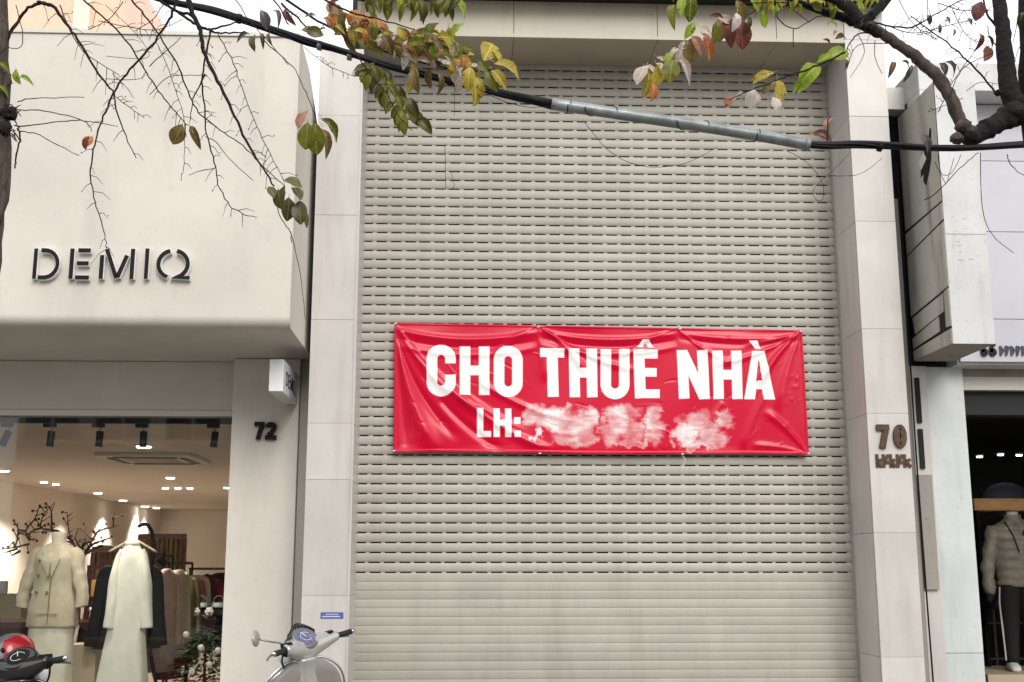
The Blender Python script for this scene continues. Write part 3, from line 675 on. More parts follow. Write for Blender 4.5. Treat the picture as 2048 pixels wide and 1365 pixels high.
m = MB(); m.box(3.05, 7.9, 7.5, 13.9, 0, .18); m.build('floor', M['room_floor'], rb_, loc=RB)
# grimy filler strip and meter cupboard between the two buildings
m = MB(); m.box(2.835, 2.925, 7.42, 7.9, 0, 3.95); fl = m.build('filler_strip', M['grime'], rb_, loc=RB)
m = MB(); m.box(2.93, 3.048, 7.45, 7.6, 0, 2.8); m.build('filler_strip', M['marble'], rb_, loc=RB)
m = MB()
for z0, z1 in ((2.12, 2.38), (2.42, 2.72)): m.box(2.965, 2.995, 7.435, 7.449, z0, z1)
m.build('vent_slot', M['matte_black'], rb_, loc=RB)
m = MB(); m.box(2.935, 3.03, 7.425, 7.449, 1.35, 2.08); m.build('cover_board', M['grime'], rb_, loc=RB)
m = MB(); m.tube(smooth_pts([(2.925, 7.40, 4.2), (2.93, 7.40, 3.4), (2.925, 7.40, 2.2), (2.945, 7.41, .3)]), .006, 5); m.build('wall_cable', M['cable'], rb_, loc=RB)
numerals('shop_number', 'dark number 66 at the foot of the pale fascia, far right', [(1962, 688, 1976, 713), (1979, 688, 1993, 713)], 7.335, '66', M['letter'], .26, .012)
t = thing('shop_lettering', 'faded dark shop lettering right of the number 66', 'lettering', at(2000, 712, 7.335))
for i in range(8):
    A = at(2000+i*11, 712, 7.335); m = MB(); mp = lambda x, y, d: Vector((A.x+x*.07, 7.335-d, A.z+y*.07))
    ribbon(m, [(.08, 0), (.08, .95)], .16, mp, .001, .006); ribbon(m, [(.1, .9), (.38, .5+.3*(i % 2)), (.12, .1)], .14, mp, .001, .005); m.build('letter', M['blue_grey'], t, loc=-Vector(t.location))

# projecting sign cabinet
sc = thing('sign_cabinet', 'tall weathered white sign cabinet projecting edge-on from the right building, with torn side sheet', 'sign', (3.09, 7.4, 2.83)); SCL = -Vector(sc.location)
X0, X1, Y0, Y1, Z0, Z1 = 2.962, 3.225, 6.8, 7.42, 2.828, 4.53
m = MB(); m.box(X0+.004, X1-.004, Y0+.004, Y1, Z0+.004, Z1-.004); m.build('frame', M['matte_black'], sc, loc=SCL)
for z0, z1 in ((Z0, 3.52), (3.523, Z1)): m = MB(); m.box(X0+.002, X1, Y0, Y0+.0035, z0, z1); m.build('front_sheet', M['sign_white'], sc, loc=SCL)
m = MB(); m.box(X0, X1, Y0+.0045, Y1, Z0, Z0+.0035); m.build('bottom_sheet', M['grime'], sc, loc=SCL)
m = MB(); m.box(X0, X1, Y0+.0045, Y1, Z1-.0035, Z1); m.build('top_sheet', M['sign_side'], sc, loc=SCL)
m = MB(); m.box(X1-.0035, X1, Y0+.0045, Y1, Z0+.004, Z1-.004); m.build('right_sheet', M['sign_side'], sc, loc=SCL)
ys = [Y0+.004, Y1]; 
def sheet(polys):
    for pl in polys:
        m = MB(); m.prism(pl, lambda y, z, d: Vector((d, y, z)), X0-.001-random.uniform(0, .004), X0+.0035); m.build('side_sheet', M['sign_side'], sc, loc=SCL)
g = .004
# upper sheet with a ragged hole
up = [(Y0+.005, 3.74), (Y1, 3.72), (Y1, Z1), (Y0+.005, Z1)]
hole = [(6.985+(a-6.985)*1.18, 4.08+(c_-4.08)*1.15) for a, c_ in [(7.02, 3.93), (7.055, 3.97), (7.045, 4.01), (7.085, 4.00), (7.08, 4.04), (7.045, 4.075), (7.07, 4.10), (7.02, 4.12), (6.995, 4.17), (6.97, 4.22), (6.945, 4.19), (6.92, 4.24), (6.90, 4.22), (6.915, 4.12), (6.925, 4.06), (6.965, 3.99)]]
m = MB(); tri = tessellate_polygon([[Vector((p[0], p[1], 0)) for p in up], [Vector((p[0], p[1], 0)) for p in hole]]); allp = up+hole
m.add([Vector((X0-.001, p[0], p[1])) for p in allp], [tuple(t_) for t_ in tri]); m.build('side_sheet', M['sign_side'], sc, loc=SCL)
m = MB(); m.prism([(6.93, 4.06), (6.975, 4.0), (6.99, 4.06), (6.95, 4.11)], lambda y, z, d: Vector((d-(y-6.93)*.4, y, z)), X0-.03, X0-.028); m.build('torn_flap', M['sign_side'], sc, loc=SCL)
sheet([[(Y0+.005, 3.62), (Y1, 3.55), (Y1, 3.70), (Y0+.005, 3.728)], [(Y0+.005, 3.19), (Y1, 3.13), (Y1, 3.54), (Y0+.005, 3.605)],
       [(6.90, 3.05), (Y1-.05, 3.0), (Y1-.02, 3.115), (6.89, 3.165)], [(Y0+.005, 2.94), (6.88, 2.945), (6.875, 3.17), (Y0+.005, 3.18)], [(6.98, 2.94), (Y1, 2.91), (Y1, 2.98), (6.98, 3.035)],
       [(Y0+.005, Z0+.004), (Y1, Z0+.004), (Y1, 2.895), (Y0+.005, 2.925)]])
rs2 = random.Random(4)
m = MB()
for i in range(16):     # scuffs and stuck-on scraps on the white front
    px, py = rs2.uniform(1898, 1955), rs2.uniform(430, 530); A = at(px, py, Y0-.0012); l = rs2.uniform(.008, .03); an_ = rs2.uniform(-.6, .3); w = rs2.uniform(.001, .003)
    dx, dz = l*math.cos(an_), l*math.sin(an_); m.add([A, A+Vector((dx, 0, dz)), A+Vector((dx, 0, dz+w)), A+Vector((0, 0, w))], [(0, 1, 2, 3)])
m.build('scuff', M['grime'], sc, loc=SCL)

# dark shop contents
m = MB(); a = at(1938, 789, 8.5); c = at(1994, 783, 8.5)
def tubelight(px0, px1, py, Y, lab):
    A = at(px0, py, Y); C_ = at(px1, py, Y); t = thing('tube_light', lab, 'light', A)
    m = MB(); m.tube([A+Vector((.02, 0, -.02)), C_+Vector((-.02, 0, -.02))], .014, 8); m.build('tube', M['tube'], t, loc=-A); m = MB(); m.box(A.x, C_.x, A.y-.03, A.y+.03, A.z, A.z+.04); m.build('casing', M['white_cloth'], t, loc=-A)
tubelight(1936, 1996, 786, 8.5, 'white tube light inside the dark shop, left of the black bracket'); tubelight(2016, 2090, 784, 8.5, 'white tube light inside the dark shop at the right photo edge')
A = at(2004, 800, 8.3); t = thing('ceiling_bracket', 'black ceiling bracket between the two tube lights in the dark shop', 'bracket', A)
m = MB(); m.box(A.x-.05, A.x+.05, 8.25, 8.35, A.z, A.z+.2); m.box(A.x-.025, A.x+.025, 8.25, 8.35, A.z+.2, 2.9); m.build('arm', M['black'], t, loc=-A)
m = MB(); m.tube([A+Vector((0, -.06, -.02)), A+Vector((0, .08, -.08))], .035, 10); m.build('head', M['black'], t, loc=-A)
def downlight(px, py, z, lab, grp, r=.045, spot=None, colr=(1, .9, .78), mt='lamp', Y=None):
    A = atz(px, py, z) if Y is None else at(px, py, Y); t = thing('downlight', lab, 'downlight', A, group=grp)
    m = MB(); m.tube([Vector((0, 0, .004)), Vector((0, 0, -.012))], [r*1.25, r*1.2], 16); m.build('trim_ring', M['acrylic'], t)
    m = MB(); m.tube([Vector((0, 0, -.0125)), Vector((0, 0, -.022))], [r, r*.9], 16); m.build('lens', M[mt], t)
    if spot:
        ld = bpy.data.lights.new('downlight_beam', 'SPOT'); ld.energy = spot; ld.color = colr; ld.spot_size = R(105); ld.spot_blend = .7; ld.shadow_soft_size = .05
        lo = bpy.data.objects.new('downlight_beam', ld); col.objects.link(lo); lo.parent = t; lo.location = (0, 0, -.05)
    return t
for i, (px, py) in enumerate(((1959, 911), (2001, 907), (2038, 908), (1990, 812+100))):
    if i < 3: downlight(px, py, 0, ['small lit downlight nearest the white pillar in the dark shop', 'middle small downlight in the dark shop', 'small downlight in the dark shop nearest the photo edge'][i], None, .03, None, mt='lamp_cool', Y=11.5)
A = at(1950, 1021, 11.0); Bq = at(2120, 998, 11.0)
t = thing('wall_shelf', 'wooden board shelf painted as warm-lit, behind the jacket in the dark shop', 'shelf', A)
m = MB(); m.box(A.x, Bq.x, 11.0, 11.35, A.z, Bq.z); m.build('board', M['lit_wood'], t, loc=-A); m = MB(); m.box(A.x+.02, A.x+.05, 11.02, 11.3, .2, A.z); m.build('post', M['black'], t, loc=-A)
A = at(2012, 1000, 11.3); t = thing('cap_display', 'grey blue rounded cap dome lying on the wooden shelf', 'hat', A)
m = MB(); m.ellipsoid((0, 0, 0), (.24, .16, .17)); m.build('crown', M['blue_grey'], t, smooth=True)
for k, (px, py, mt) in enumerate(((1962, 1105, 'g_white'), (1958, 1140, 'g_maroon'), (1972, 1165, 'g_sand'), (1983, 1090, 'g_white'), (1966, 1180, 'g_pink'), (1990, 1210, 'blue_grey'))):
    A = at(px, py, 11.6); t = thing('folded_garment', ['pale folded top high on the dark rack', 'maroon folded top on the dark rack', 'sand coloured shoe box low on the dark rack', 'white folded towel at the top of the dark rack', 'pinkish folded cloth low on the dark rack', 'grey blue garment hanging lowest on the dark rack'][k], 'garment', A)
    m = MB(); m.loft([((-.07, 0, 0), (0, 1, 0), (0, 0, 1), .02, .02, 2.5), ((-.03, 0, 0), (0, 1, 0), (0, 0, 1), .10, .045, 3), ((.05, 0, 0), (0, 1, 0), (0, 0, 1), .10, .04, 3), ((.08, 0, 0), (0, 1, 0), (0, 0, 1), .02, .02, 2.5)], 12); m.build('fold', M[mt], t, smooth=True)
t = thing('display_rack', 'thin black metal rack standing in the dark shop', 'rack', (5.25, 11.8, .18)); m = MB()
for x in (-.35, .1, .6): m.tube([(x, 0, 0), (x, 0, 1.5)], .012, 6)
for z_ in (.4, .75, 1.1, 1.45): m.tube([(-.35, 0, z_), (.6, 0, z_)], .01, 6)
m.build('frame', M['silver'], t)
# mannequin in jacket and track pants
MF = at(2050, 1342, 10.6)
pl = thing('display_plinth', 'low tan plinth under the jacket mannequin in the dark shop', 'plinth', (MF.x+.2, 10.7, .18)); m = MB(); m.box(-.7, .8, -.45, .45, 0, MF.z-.18); m.build('block', M['plinth'], pl, bevel=.006)
mn = thing('mannequin', 'headless shop mannequin in khaki puffer jacket and black side-striped track pants', 'mannequin', MF, R(-12))
hh = 1.0
def L_(c, a, b_, e=2.): return ((c[0], c[1], c[2]), (1, 0, 0), (0, 1, 0), a, b_, e)
m = MB(); m.loft([L_((0, 0, 1.30), .05, .05), L_((0, 0, 1.36), .055, .055), L_((0, 0, 1.42), .05, .05)], 14); m.build('neck', M['mannequin'], mn, smooth=True)
jk = MB(); st = [L_((0, 0, .74), .165, .115), L_((0, .0, .78), .185, .13)]
for k in range(6):
    z_ = .80+k*.085; w = .175+.012*k; st += [L_((0, 0, z_), w-.008, .118), L_((0, 0, z_+.042), w+.008, .138)]
st += [L_((0, 0, 1.31), .15, .10), L_((0, 0, 1.36), .075, .075), L_((0, .01, 1.39), .08, .08)]
jk.loft(st, 24, sub=2); 
for sx in (-1, 1):
    q = []; 
    for k in range(9):
        t_ = k/8; p_ = Vector((sx*(.165+.095*min(1, t_*1.6)), -.01-.03*t_, 1.28-.60*t_)); rr = .075-.025*t_+(.009 if k % 2 else -.006)
        q.append((p_, (1, 0, sx*.25), (0, 1, 0), rr, rr, 2.))
    jk.loft(q, 16, sub=2)
jk.build('jacket', M['khaki'], mn, smooth=True)
m = MB(); m.tube([(-.10, -.115, 1.33), (-.04, -.142, 1.2), (0, -.148, 1.05)], .006, 5); m.tube([(.10, -.115, 1.33), (.04, -.142, 1.2)], .006, 5); m.build('hood_cord', M['black'], mn)
for sx in (-1, 1):
    m = MB(); m.loft([L_((sx*.07, 0, .76), .10, .11), L_((sx*.085, 0, .60), .095, .10), L_((sx*.095, 0, .35), .075, .08), L_((sx*.10, 0, .07), .06, .07)], 18); lg = m.build('trouser_leg', M['sport_black'], mn, smooth=True)
    m = MB(); m.tube([(sx*.165, -.035, .74), (sx*.178, -.03, .6), (sx*.168, -.03, .35), (sx*.157, -.025, .09)], .009, 6); m.build('side_stripe', M['white_cloth'], lg)
    m = MB(); m.loft([((sx*.10, .09, .03), (1, 0, 0), (0, 0, 1), .025, .03, 2.5), ((sx*.10, .05, .045), (1, 0, 0), (0, 0, 1), .045, .045, 2.5), ((sx*.105, -.05, .04), (1, 0, 0), (0, 0, 1), .048, .04, 2.5), ((sx*.11, -.16, .028), (1, 0, 0), (0, 0, 1), .045, .028, 2.5), ((sx*.11, -.19, .022), (1, 0, 0), (0, 0, 1), .02, .015, 2.5)], 14); m.build('shoe', M['white_cloth'], mn, smooth=True)
    m = MB(); m.ellipsoid((sx*.265, -.05, .655), (.028, .03, .06)); m.build('hand', M['sport_black'], mn, smooth=True)
ld = bpy.data.lights.new('shop_spot', 'SPOT'); ld.energy = 60; ld.spot_size = R(60); ld.spot_blend = .6; ld.color = (1, .95, .88); ld.shadow_soft_size = .05
lo = bpy.data.objects.new('shop_spot', ld); col.objects.link(lo); A = at(2001, 800, 8.5); lo.location = A+Vector((0, 0, -.13)); lo.rotation_euler = (Vector(lo.location)-(MF+Vector((0, 0, 1.0)))).to_track_quat('Z', 'Y').to_euler()
# ================================================================== INSIDE THE CLOTHES SHOP
FLZ = .15
names = ['pair of bright downlights near the ceiling front, beside the left photo edge', 'bright twin downlight just in front of the ceiling air conditioner', 'first small downlight along the left wall of the clothes shop', 'second small downlight along the left wall of the clothes shop',
 'third downlight along the left wall, above the bare branches', 'fourth downlight along the left wall, above the white dress', 'downlight in the far left ceiling corner of the clothes shop', 'farthest small downlight near the back wall',
 'lone downlight behind the ceiling air conditioner', 'leftmost of three small downlights in a row behind the air conditioner', 'middle of three small downlights in a row behind the air conditioner', 'rightmost of three small downlights in a row behind the air conditioner', 'downlight beside the cream column edge']
for (px, py, r, e), lab in zip(((8, 940, .065, 55), (288, 891, .075, 45), (88, 963, .05, 50), (112, 967, .05, 0), (196, 985, .065, 60), (246, 1000, .07, 60), (290, 1012, .08, 50), (313, 1015, .07, 0), (341, 954, .06, 30), (331, 975, .05, 0), (356, 975, .05, 35), (380, 975, .05, 0), (455, 974, .055, 35)), names):
    downlight(px, py, CEIL-.001, lab, 'downlights in the clothes shop ceiling', r*.8, ((e or 25)*(3.1 if py > 960 else 2.5)), (1, .91, .80))
A = atz(310, 914, CEIL)
t = thing('ceiling_air_conditioner', 'square ceiling air conditioner cassette in the clothes shop', 'air conditioner', A)
m = MB(); m.box(-.42, .42, -.42, .42, -.035, -.002); m.build('panel', M['cream_trim'], t, bevel=.01)
m = MB(); m.box(-.22, .22, -.22, .22, -.040, -.036); m.build('grille', M['wood'], t)
for i in range(4):
    a_ = i*math.pi/2; m = MB(); m.box(-.28, .28, .29, .35, -.043, -.036, Matrix.Rotation(a_, 3, 'Z').to_4x4()); m.build('louvre', M['black'], t)
# track with five spotlights
tz = CEIL+.003
t = thing('light_track', 'long black ceiling track along the top of the shop window', 'track', (-3.3, 7.86, tz)); m = MB(); m.box(-2.3, 1.76, -.018, .018, -.036, 0); m.build('rail', M['black'], t)
t.location.z = 2.476
for i, (px, ang, lab) in enumerate(((20, 22, 'leftmost black track spotlight, tilted outward'), (105, 3, 'second black track spotlight from the left'), (202, 2, 'middle black track spotlight of five'), (289, 0, 'fourth black track spotlight, above the bright downlight'), (432, 5, 'rightmost black track spotlight near the column'))):
    A = at(px, 840, 7.86); t = thing('track_spotlight', lab, 'spotlight', (A.x, 7.86, 2.438), 0, 'black track spotlights in the shop window'); t.rotation_euler = (0, 0, 0)
    m = MB(); m.box(-.055, .025, -.018, .018, -.024, 0); m.build('adapter', M['black'], t)
    m = MB(); m.tube([(0, 0, -.024), (0, 0, -.052)], .006, 8); m.build('stem', M['silver'], t)
    m = MB(); mt_ = Matrix.Translation((0, 0, -.05))@Matrix.Rotation(R(ang), 4, 'Y'); m.tube([mt_@Vector((0, 0, 0)), mt_@Vector((0, 0, -.105))], .024, 16); hd = m.build('head', M['black'], t, auto=True)
    if i in (1, 2, 3):  # beams added under three heads to brighten the suit and dress
        ld = bpy.data.lights.new('added_track_fill', 'SPOT'); ld.energy = (12, 26, 14)[i-1]; ld.color = (1, .93, .82); ld.spot_size = R(75); ld.spot_blend = .8; ld.shadow_soft_size = .03
        lo = bpy.data.objects.new('added_track_fill', ld); col.objects.link(lo); lo.parent = t; lo.location = (0, 0, -.175); lo.rotation_euler = Vector((0, -.45, 1)).to_track_quat('Z', 'Y').to_euler()
    m = MB(); m.tube([mt_@Vector((0, 0, -.1051)), mt_@Vector((0, 0, -.107))], .018, 14); m.build('lens', M['silver'], hd)

def clothes_ring(c, a, b_, e=2.2, tilt=0): return ((c[0], c[1], c[2]), (1, 0, tilt), (0, 1, 0), a, b_, e)
from mathutils import noise as mnoise
def rumple(m, amp, seed=0., zs=.35):
    """soft cloth folds: push points in and out with a noise stretched along the drape"""
    n = len(m.v); cx = sum(v[0] for v in m.v)/n; cy_ = sum(v[1] for v in m.v)/n
    for i, v in enumerate(m.v):
        k = mnoise.noise(Vector((v[0]*16+seed, v[1]*16, v[2]*16*zs)))+.5*mnoise.noise(Vector((v[0]*34, v[1]*34+seed, v[2]*30*zs+v[0]*9)))
        d = Vector((v[0]-cx, (v[1]-cy_)*2, 0)); d = d.normalized() if d.length > 1e-5 else d; m.v[i] = (v[0]+d.x*amp*k, v[1]+d.y*amp*k, v[2]+amp*.3*k)
def pleats(m, amp, n, z0, z1):
    for i, v in enumerate(m.v):
        if v[2] < z1: 
            k = min(1, (z1-v[2])/(z1-z0)); th = math.atan2(v[1], v[0]); s_ = 1+amp*k*math.sin(n*th+1.3*math.sin(th)); m.v[i] = (v[0]*s_, v[1]*s_, v[2])
# beige suit on a headless form
B0 = at(100, 1365, 8.35); sx_ = at(95, 1365, 8.35).x
mn = thing('mannequin', 'headless linen mannequin in a double-breasted beige wool jacket and ivory trousers', 'mannequin', (sx_, 8.35, FLZ+.01), R(-6))
zt = at(95, 1068, 8.35).z-FLZ-.01; zs = at(95, 1096, 8.35).z-FLZ-.01; zh = at(95, 1254, 8.35).z-FLZ-.01; ze = at(95, 1214, 8.35).z-FLZ-.01
m = MB(); m.loft([clothes_ring((.01, 0, zs-.03), .07, .065), clothes_ring((.01, 0, zs+.03), .058, .056), clothes_ring((.01, 0, zt), .062, .058), clothes_ring((.01, 0, zt+.012), .05, .05)], 20); m.build('neck', M['mannequin'], mn, smooth=True)
m = MB(); m.loft([clothes_ring((0, 0, zh), .205, .13, 2.4), clothes_ring((0, 0, zh+.12), .195, .13, 2.4), clothes_ring((0, 0, zh+.30), .165, .115), clothes_ring((0, -.005, zh+.45), .175, .125), clothes_ring((0, 0, zs-.03), .165, .09, 2.6), clothes_ring((0, 0, zs+.008), .13, .07, 2.2), clothes_ring((.005, 0, zs+.03), .068, .062)], 32, sub=5)
pleats(m, .02, 5, zh, zh+.3); rumple(m, .010, 2., .5); jk = m.build('jacket', M['coat'], mn, smooth=True); mn.scale = (.84, .9, 1)
for sx in (-1, 1):
    m = MB(); L = []
    for k in range(8):
        q = k/7; L.append(((sx*(.155+.085*min(1, q*1.3)+.012*q), -.02*q, zs-.035-q*(zs-.035-ze)), (1, 0, sx*.2), (0, 1, 0), .058-.012*q+.004*math.sin(k*2.1), .062-.012*q, 2.2))
    L.insert(0, ((sx*.135, 0, zs-.008), (1, 0, sx*.5), (0, 1, 0), .035, .045, 2)); m.loft(L, 24, sub=6); rumple(m, .009, sx*3, .9); m.build('sleeve', M['coat'], jk, smooth=True)
for sx in (-1, 1):   # broad notched lapels
    m = MB(); m.prism([(.012*sx+.02, zs-.20), (sx*.085+.01, zs-.075), (sx*.060+.01, zs-.055), (sx*.068, zs-.012), (sx*.038, zs+.012), (.02+sx*.006, zs-.10)], lambda x, y, d: Vector((x, d-.006+.35*max(0, y-zs+.10), y)), -.133, -.126); m.build('lapel', M['coat'], jk, smooth=False)
m = MB(); m.tube([(.055, -.075, zs-.01), (.035, -.118, zs-.12), (.028, -.128, zh+.3), (.025, -.134, zh+.02)], .0035, 5); m.build('front_edge', M['g_olive'], jk)
for bx, bz in ((-.085, .075+.015), (-.088, .19), (-.092, .305), (-.005+.01, .192), (.0, .305)):
    m = MB(); z_ = zs-bz; y_ = -.128+.006*abs(bx)*10; m.tube([(bx, y_+.008, z_), (bx, y_-.003, z_)], .011, 10); m.build('button', M['g_olive'], jk)
m = MB()
m.box(-.10, .10, -.135, -.129, zh-.0+.09, zh+.094); m.build('pocket_seam', M['g_sand'], jk)
m = MB(); m.loft([clothes_ring((0, 0, .02), .20, .14, 3), clothes_ring((0, 0, .5), .19, .13, 2.6), clothes_ring((0, 0, zh+.06), .175, .115, 2.4)], 40, sub=5); pleats(m, .045, 9, .1, zh); rumple(m, .008, 5., .25); m.build('trousers', M['trouser'], mn, smooth=True)

# black hook stand and hanging ivory dress
yd = 8.15; H0 = at(274, 1050, yd); H1 = at(297, 1075, yd); Pz = at(313, 1365, yd); 
st = thing('hook_stand', 'black bent tube stand whose hook holds the ivory dress', 'stand', (at(302, 1100, yd).x, yd+.12, FLZ))
m = MB(); x0 = at(297, 1100, yd).x; xb = at(318, 1365, yd).x; lx_ = -Vector(st.location)
m.tube(smooth_pts([H0+Vector((0, .03, -.012)), H0+Vector((.03, .05, .004)), H0+Vector((.065, .08, -.015)), Vector((x0, yd+.11, H1.z-.06)), Vector((x0+.01, yd+.12, 1.0)), Vector((xb, yd+.12, .5)), Vector((xb, yd+.12, FLZ+.02))], 5), .0125, 12); m.build('pole', M['black'], st, loc=lx_, smooth=True)
m = MB(); m.tube([Vector((xb, yd+.12, FLZ)), Vector((xb, yd+.12, FLZ+.02))], .16, 28); m.build('foot_plate', M['black'], st, loc=lx_)
hg = thing('clothes_hanger', 'pale slim hanger hooked over the black bent stand', 'hanger', H0); m = MB(); zsd = at(262, 1085, yd).z-H0.z
cx = at(266, 1090, yd).x-H0.x
m.tube(smooth_pts([(0.0, .03, .012), (-.012, .02, 0), (.0, 0, -.05), (cx, 0, zsd+.02)]), .0025, 6); m.tube(smooth_pts([(cx-.16, 0, zsd-.065), (cx-.04, 0, zsd+.005), (cx, 0, zsd+.018), (cx+.04, 0, zsd+.005), (cx+.16, 0, zsd-.065)]), .008, 8); m.build('hanger_body', M['g_sand'], hg, smooth=True)
def garment(name, label, cat, px, py, Y, w, L, mt, ang=0, sleeves=True, group=None, flare=1., thick=.045):
    A = at(px, py, Y); t = thing(name, label, cat, (A.x, Y, A.z-L), ang, group)
    m = MB(); m.loft([clothes_ring((0, 0, 0), w*.5*flare, thick*1.25, 2.6), clothes_ring((0, 0, L*.5), w*.44*(1+(flare-1)*.4), thick, 2.6), clothes_ring((0, 0, L*.78), w*.43, thick, 2.6), clothes_ring((0, 0, L*.93), w*.40, thick*.8, 2.4), clothes_ring((0, 0, L), w*.13, thick*.6, 2)], 36, sub=4)
    pleats(m, .07, 7, 0, L*.8); rumple(m, .012, px*.1, .25); m.build('bodice', M[mt], t, smooth=True)
    if sleeves:
        for sx in (-1, 1):
            m = MB(); m.loft([((sx*w*.30, 0, L*.955), (1, 0, sx*.6), (0, 1, 0), w*.10, thick*.6, 2), ((sx*w*.43, 0, L*.86), (1, 0, sx*.25), (0, 1, 0), w*.13, thick*.8, 2.2), ((sx*w*.52, -.01, L*.86-.28), (1, 0, sx*.15), (0, 1, 0), w*.11, thick*.8, 2.2), ((sx*w*.58, -.01, max(.02, L*.86-.52)), (1, 0, sx*.1), (0, 1, 0), w*.13, thick*.9, 2.2)], 16); m.build('sleeve', M[mt], t, smooth=True)
    return t
# the long dress: built to its own outline
zt = at(266, 1082, yd).z; cxd = at(266, 1090, yd).x
dr = thing('long_dress', 'long ivory knit dress with wide sleeves hanging on the black stand', 'dress', (cxd, yd, .32))
px2m = yd/FPX; zz = lambda py: at(266, py, yd).z-.32
m = MB(); m.loft([clothes_ring((-.02, 0, 0), .185, .10, 2.6), clothes_ring((-.02, 0, zz(1365)), .162, .09, 2.6), clothes_ring((-.012, 0, zz(1290)), .132, .075, 2.5), clothes_ring((-.005, 0, zz(1230)), .112, .065, 2.5), clothes_ring((.0, 0, zz(1170)), .112, .06, 2.5), clothes_ring((.002, 0, zz(1122)), .098, .055, 2.5), clothes_ring((.0, 0, zz(1106)), .082, .045, 2.3), clothes_ring((0, 0, zz(1092)), .046, .035, 2), clothes_ring((0, 0, zz(1081)), .032, .03, 2)], 44, sub=5)
pleats(m, .075, 8, 0, zz(1210)); rumple(m, .009, 1., .22); m.build('bodice', M['dress'], dr, smooth=True)
for sx, xe in ((-1, 222), (1, 297)):
    m = MB(); xe_ = at(xe, 1250, yd).x-cxd; x1 = sx*.108
    L = [((sx*.07, -.01, zz(1102)), (1, 0, sx*.9), (0, 1, 0), .02, .03, 2), ((x1*.80, -.012, zz(1122)), (1, 0, sx*.5), (0, 1, 0), .027, .036, 2)]
    for q in (.3, .65, 1): L.append((((x1*.9)*(1-q)+xe_*q, -.02-.02*q, zz(1118+(1256-1118)*q)), (1, 0, sx*.12), (0, 1, 0), .029+.013*q, .042, 2.3))
    m.loft(L, 24, sub=8); rumple(m, .008, sx*7., .3); m.build('sleeve', M['dress'], dr, smooth=True)
m = MB(); m.loft([clothes_ring((0, -.012, zz(1090)), .046, .03, 2), clothes_ring((0, -.012, zz(1087)), .05, .032, 2), clothes_ring((0, -.012, zz(1084)), .042, .03, 2)], 20); m.build('collar', M['dress'], dr, smooth=True)

garment('black_coat', 'long black coat hanging behind the ivory dress', 'coat', 262, 1128, 9.0, .42, .62, 'g_black', R(12), True, flare=1.15, thick=.07)
rk = 'garments on the clothes rails'
gs = [(333, 1138, 9.6, .16, .80, 'g_pink', 'dusty pink long cardigan on the rail, right of the ivory dress', 60), (349, 1148, 9.9, .15, .84, 'red', 'long bright red coat with a trailing end on the rail', 62),
      (366, 1150, 10.2, .20, .75, 'g_olive', 'olive coat on the rail next to the red coat', 55), (380, 1154, 10.6, .20, .70, 'g_rust', 'rust brown jacket on the rail right of the olive coat', 58),
      (392, 1150, 11.2, .20, .66, 'g_white', 'narrow white blouse between dark red garments', 60), (400, 1152, 11.4, .24, .62, 'g_maroon', 'dark maroon jacket on the middle rail', 55),
      (412, 1156, 11.8, .24, .60, 'red', 'short red jacket on the rail near the column', 58), (420, 1158, 12.2, .22, .62, 'g_black', 'black top with pale trim on the far rail', 55),
      (432, 1160, 12.6, .24, .6, 'g_white', 'cream blouse on the far rail before the dark dress', 60), (446, 1146, 12.6, .34, .75, 'g_black', 'black dress at the right end of the far rail', 50),
      (356, 1140, 9.75, .14, .70, 'g_sand', 'sand coloured shirt squeezed beside the red coat', 60)]
for px, py, Y, w, L, mt, lab, a_ in gs: garment('hanging_garment', lab, 'garment', px, py, Y, w*1.6, L, mt, R(a_), True, rk, thick=.05)
def rail(label, p0, p1):
    A, Bq = at(*p0), at(*p1); t = thing('clothes_rail', label, 'rail', A); m = MB(); m.tube([Vector((0, 0, 0)), Bq-A], .012, 8); m.build('bar', M['black'], t)
    for p in (Vector((0, 0, 0)), Bq-A):
        m = MB(); m.tube([p+Vector((0, .02, 0)), Vector((p.x, p.y+.02, FLZ-A.z))], .011, 8); m.build('upright', M['black'], t)
rail('near black clothes rail starting behind the ivory dress', (303, 1108, 9.5), (345, 1112, 10.2)); rail('middle black clothes rail above the red coats', (338, 1126, 10.4), (384, 1127, 11.4)); rail('far black clothes rail ending at the cream column', (380, 1138, 11.8), (452, 1138, 13.0))
# bracket lamp on the near rail
A = at(327, 1118, 9.4); t = thing('clip_lamp', 'small black clip lamp on the clothes rail', 'lamp', A); m = MB(); m.tube([(0, 0, .06), (0, 0, 0)], .012, 8); m.tube([(-.03, 0, .0), (.02, 0, -.05)], .028, 12); m.build('head', M['black'], t)
# curtain panels in dark red frames on the back wall
for (x0, y0, x1, y1, Y, lab) in ((283, 1078, 366, 1300, 19.5, 'pleated brown curtain in a dark red frame at the back of the shop'), (192, 1105, 234, 1300, 17.0, 'narrow pleated brown curtain left of the ivory dress')):
    A = at(x0, y0, Y); Bq = at(x1, y0, Y); z1 = A.z-FLZ; w = Bq.x-A.x; t = thing('fitting_room_curtain', lab, 'curtain', (A.x, Y, FLZ))
    m = MB(); m.box(-.05, w+.05, -.04, .04, z1, z1+.08); m.box(w, w+.06, -.04, .04, 0, z1-.001); m.box(-.06, 0, -.04, .04, 0, z1-.001); m.build('frame', M['wood_red'], t)
    m = MB(); n_ = 60; vs = []
    for i in range(n_+1):
        x = w*i/n_; y = .05*math.sin(i*.95)+.02*math.sin(i*.37); vs += [(x, y, 0), (x, y, z1)]
    m.add(vs, [(2*i, 2*i+2, 2*i+3, 2*i+1) for i in range(n_)]); m.build('cloth', M['curtain'], t, smooth=True)
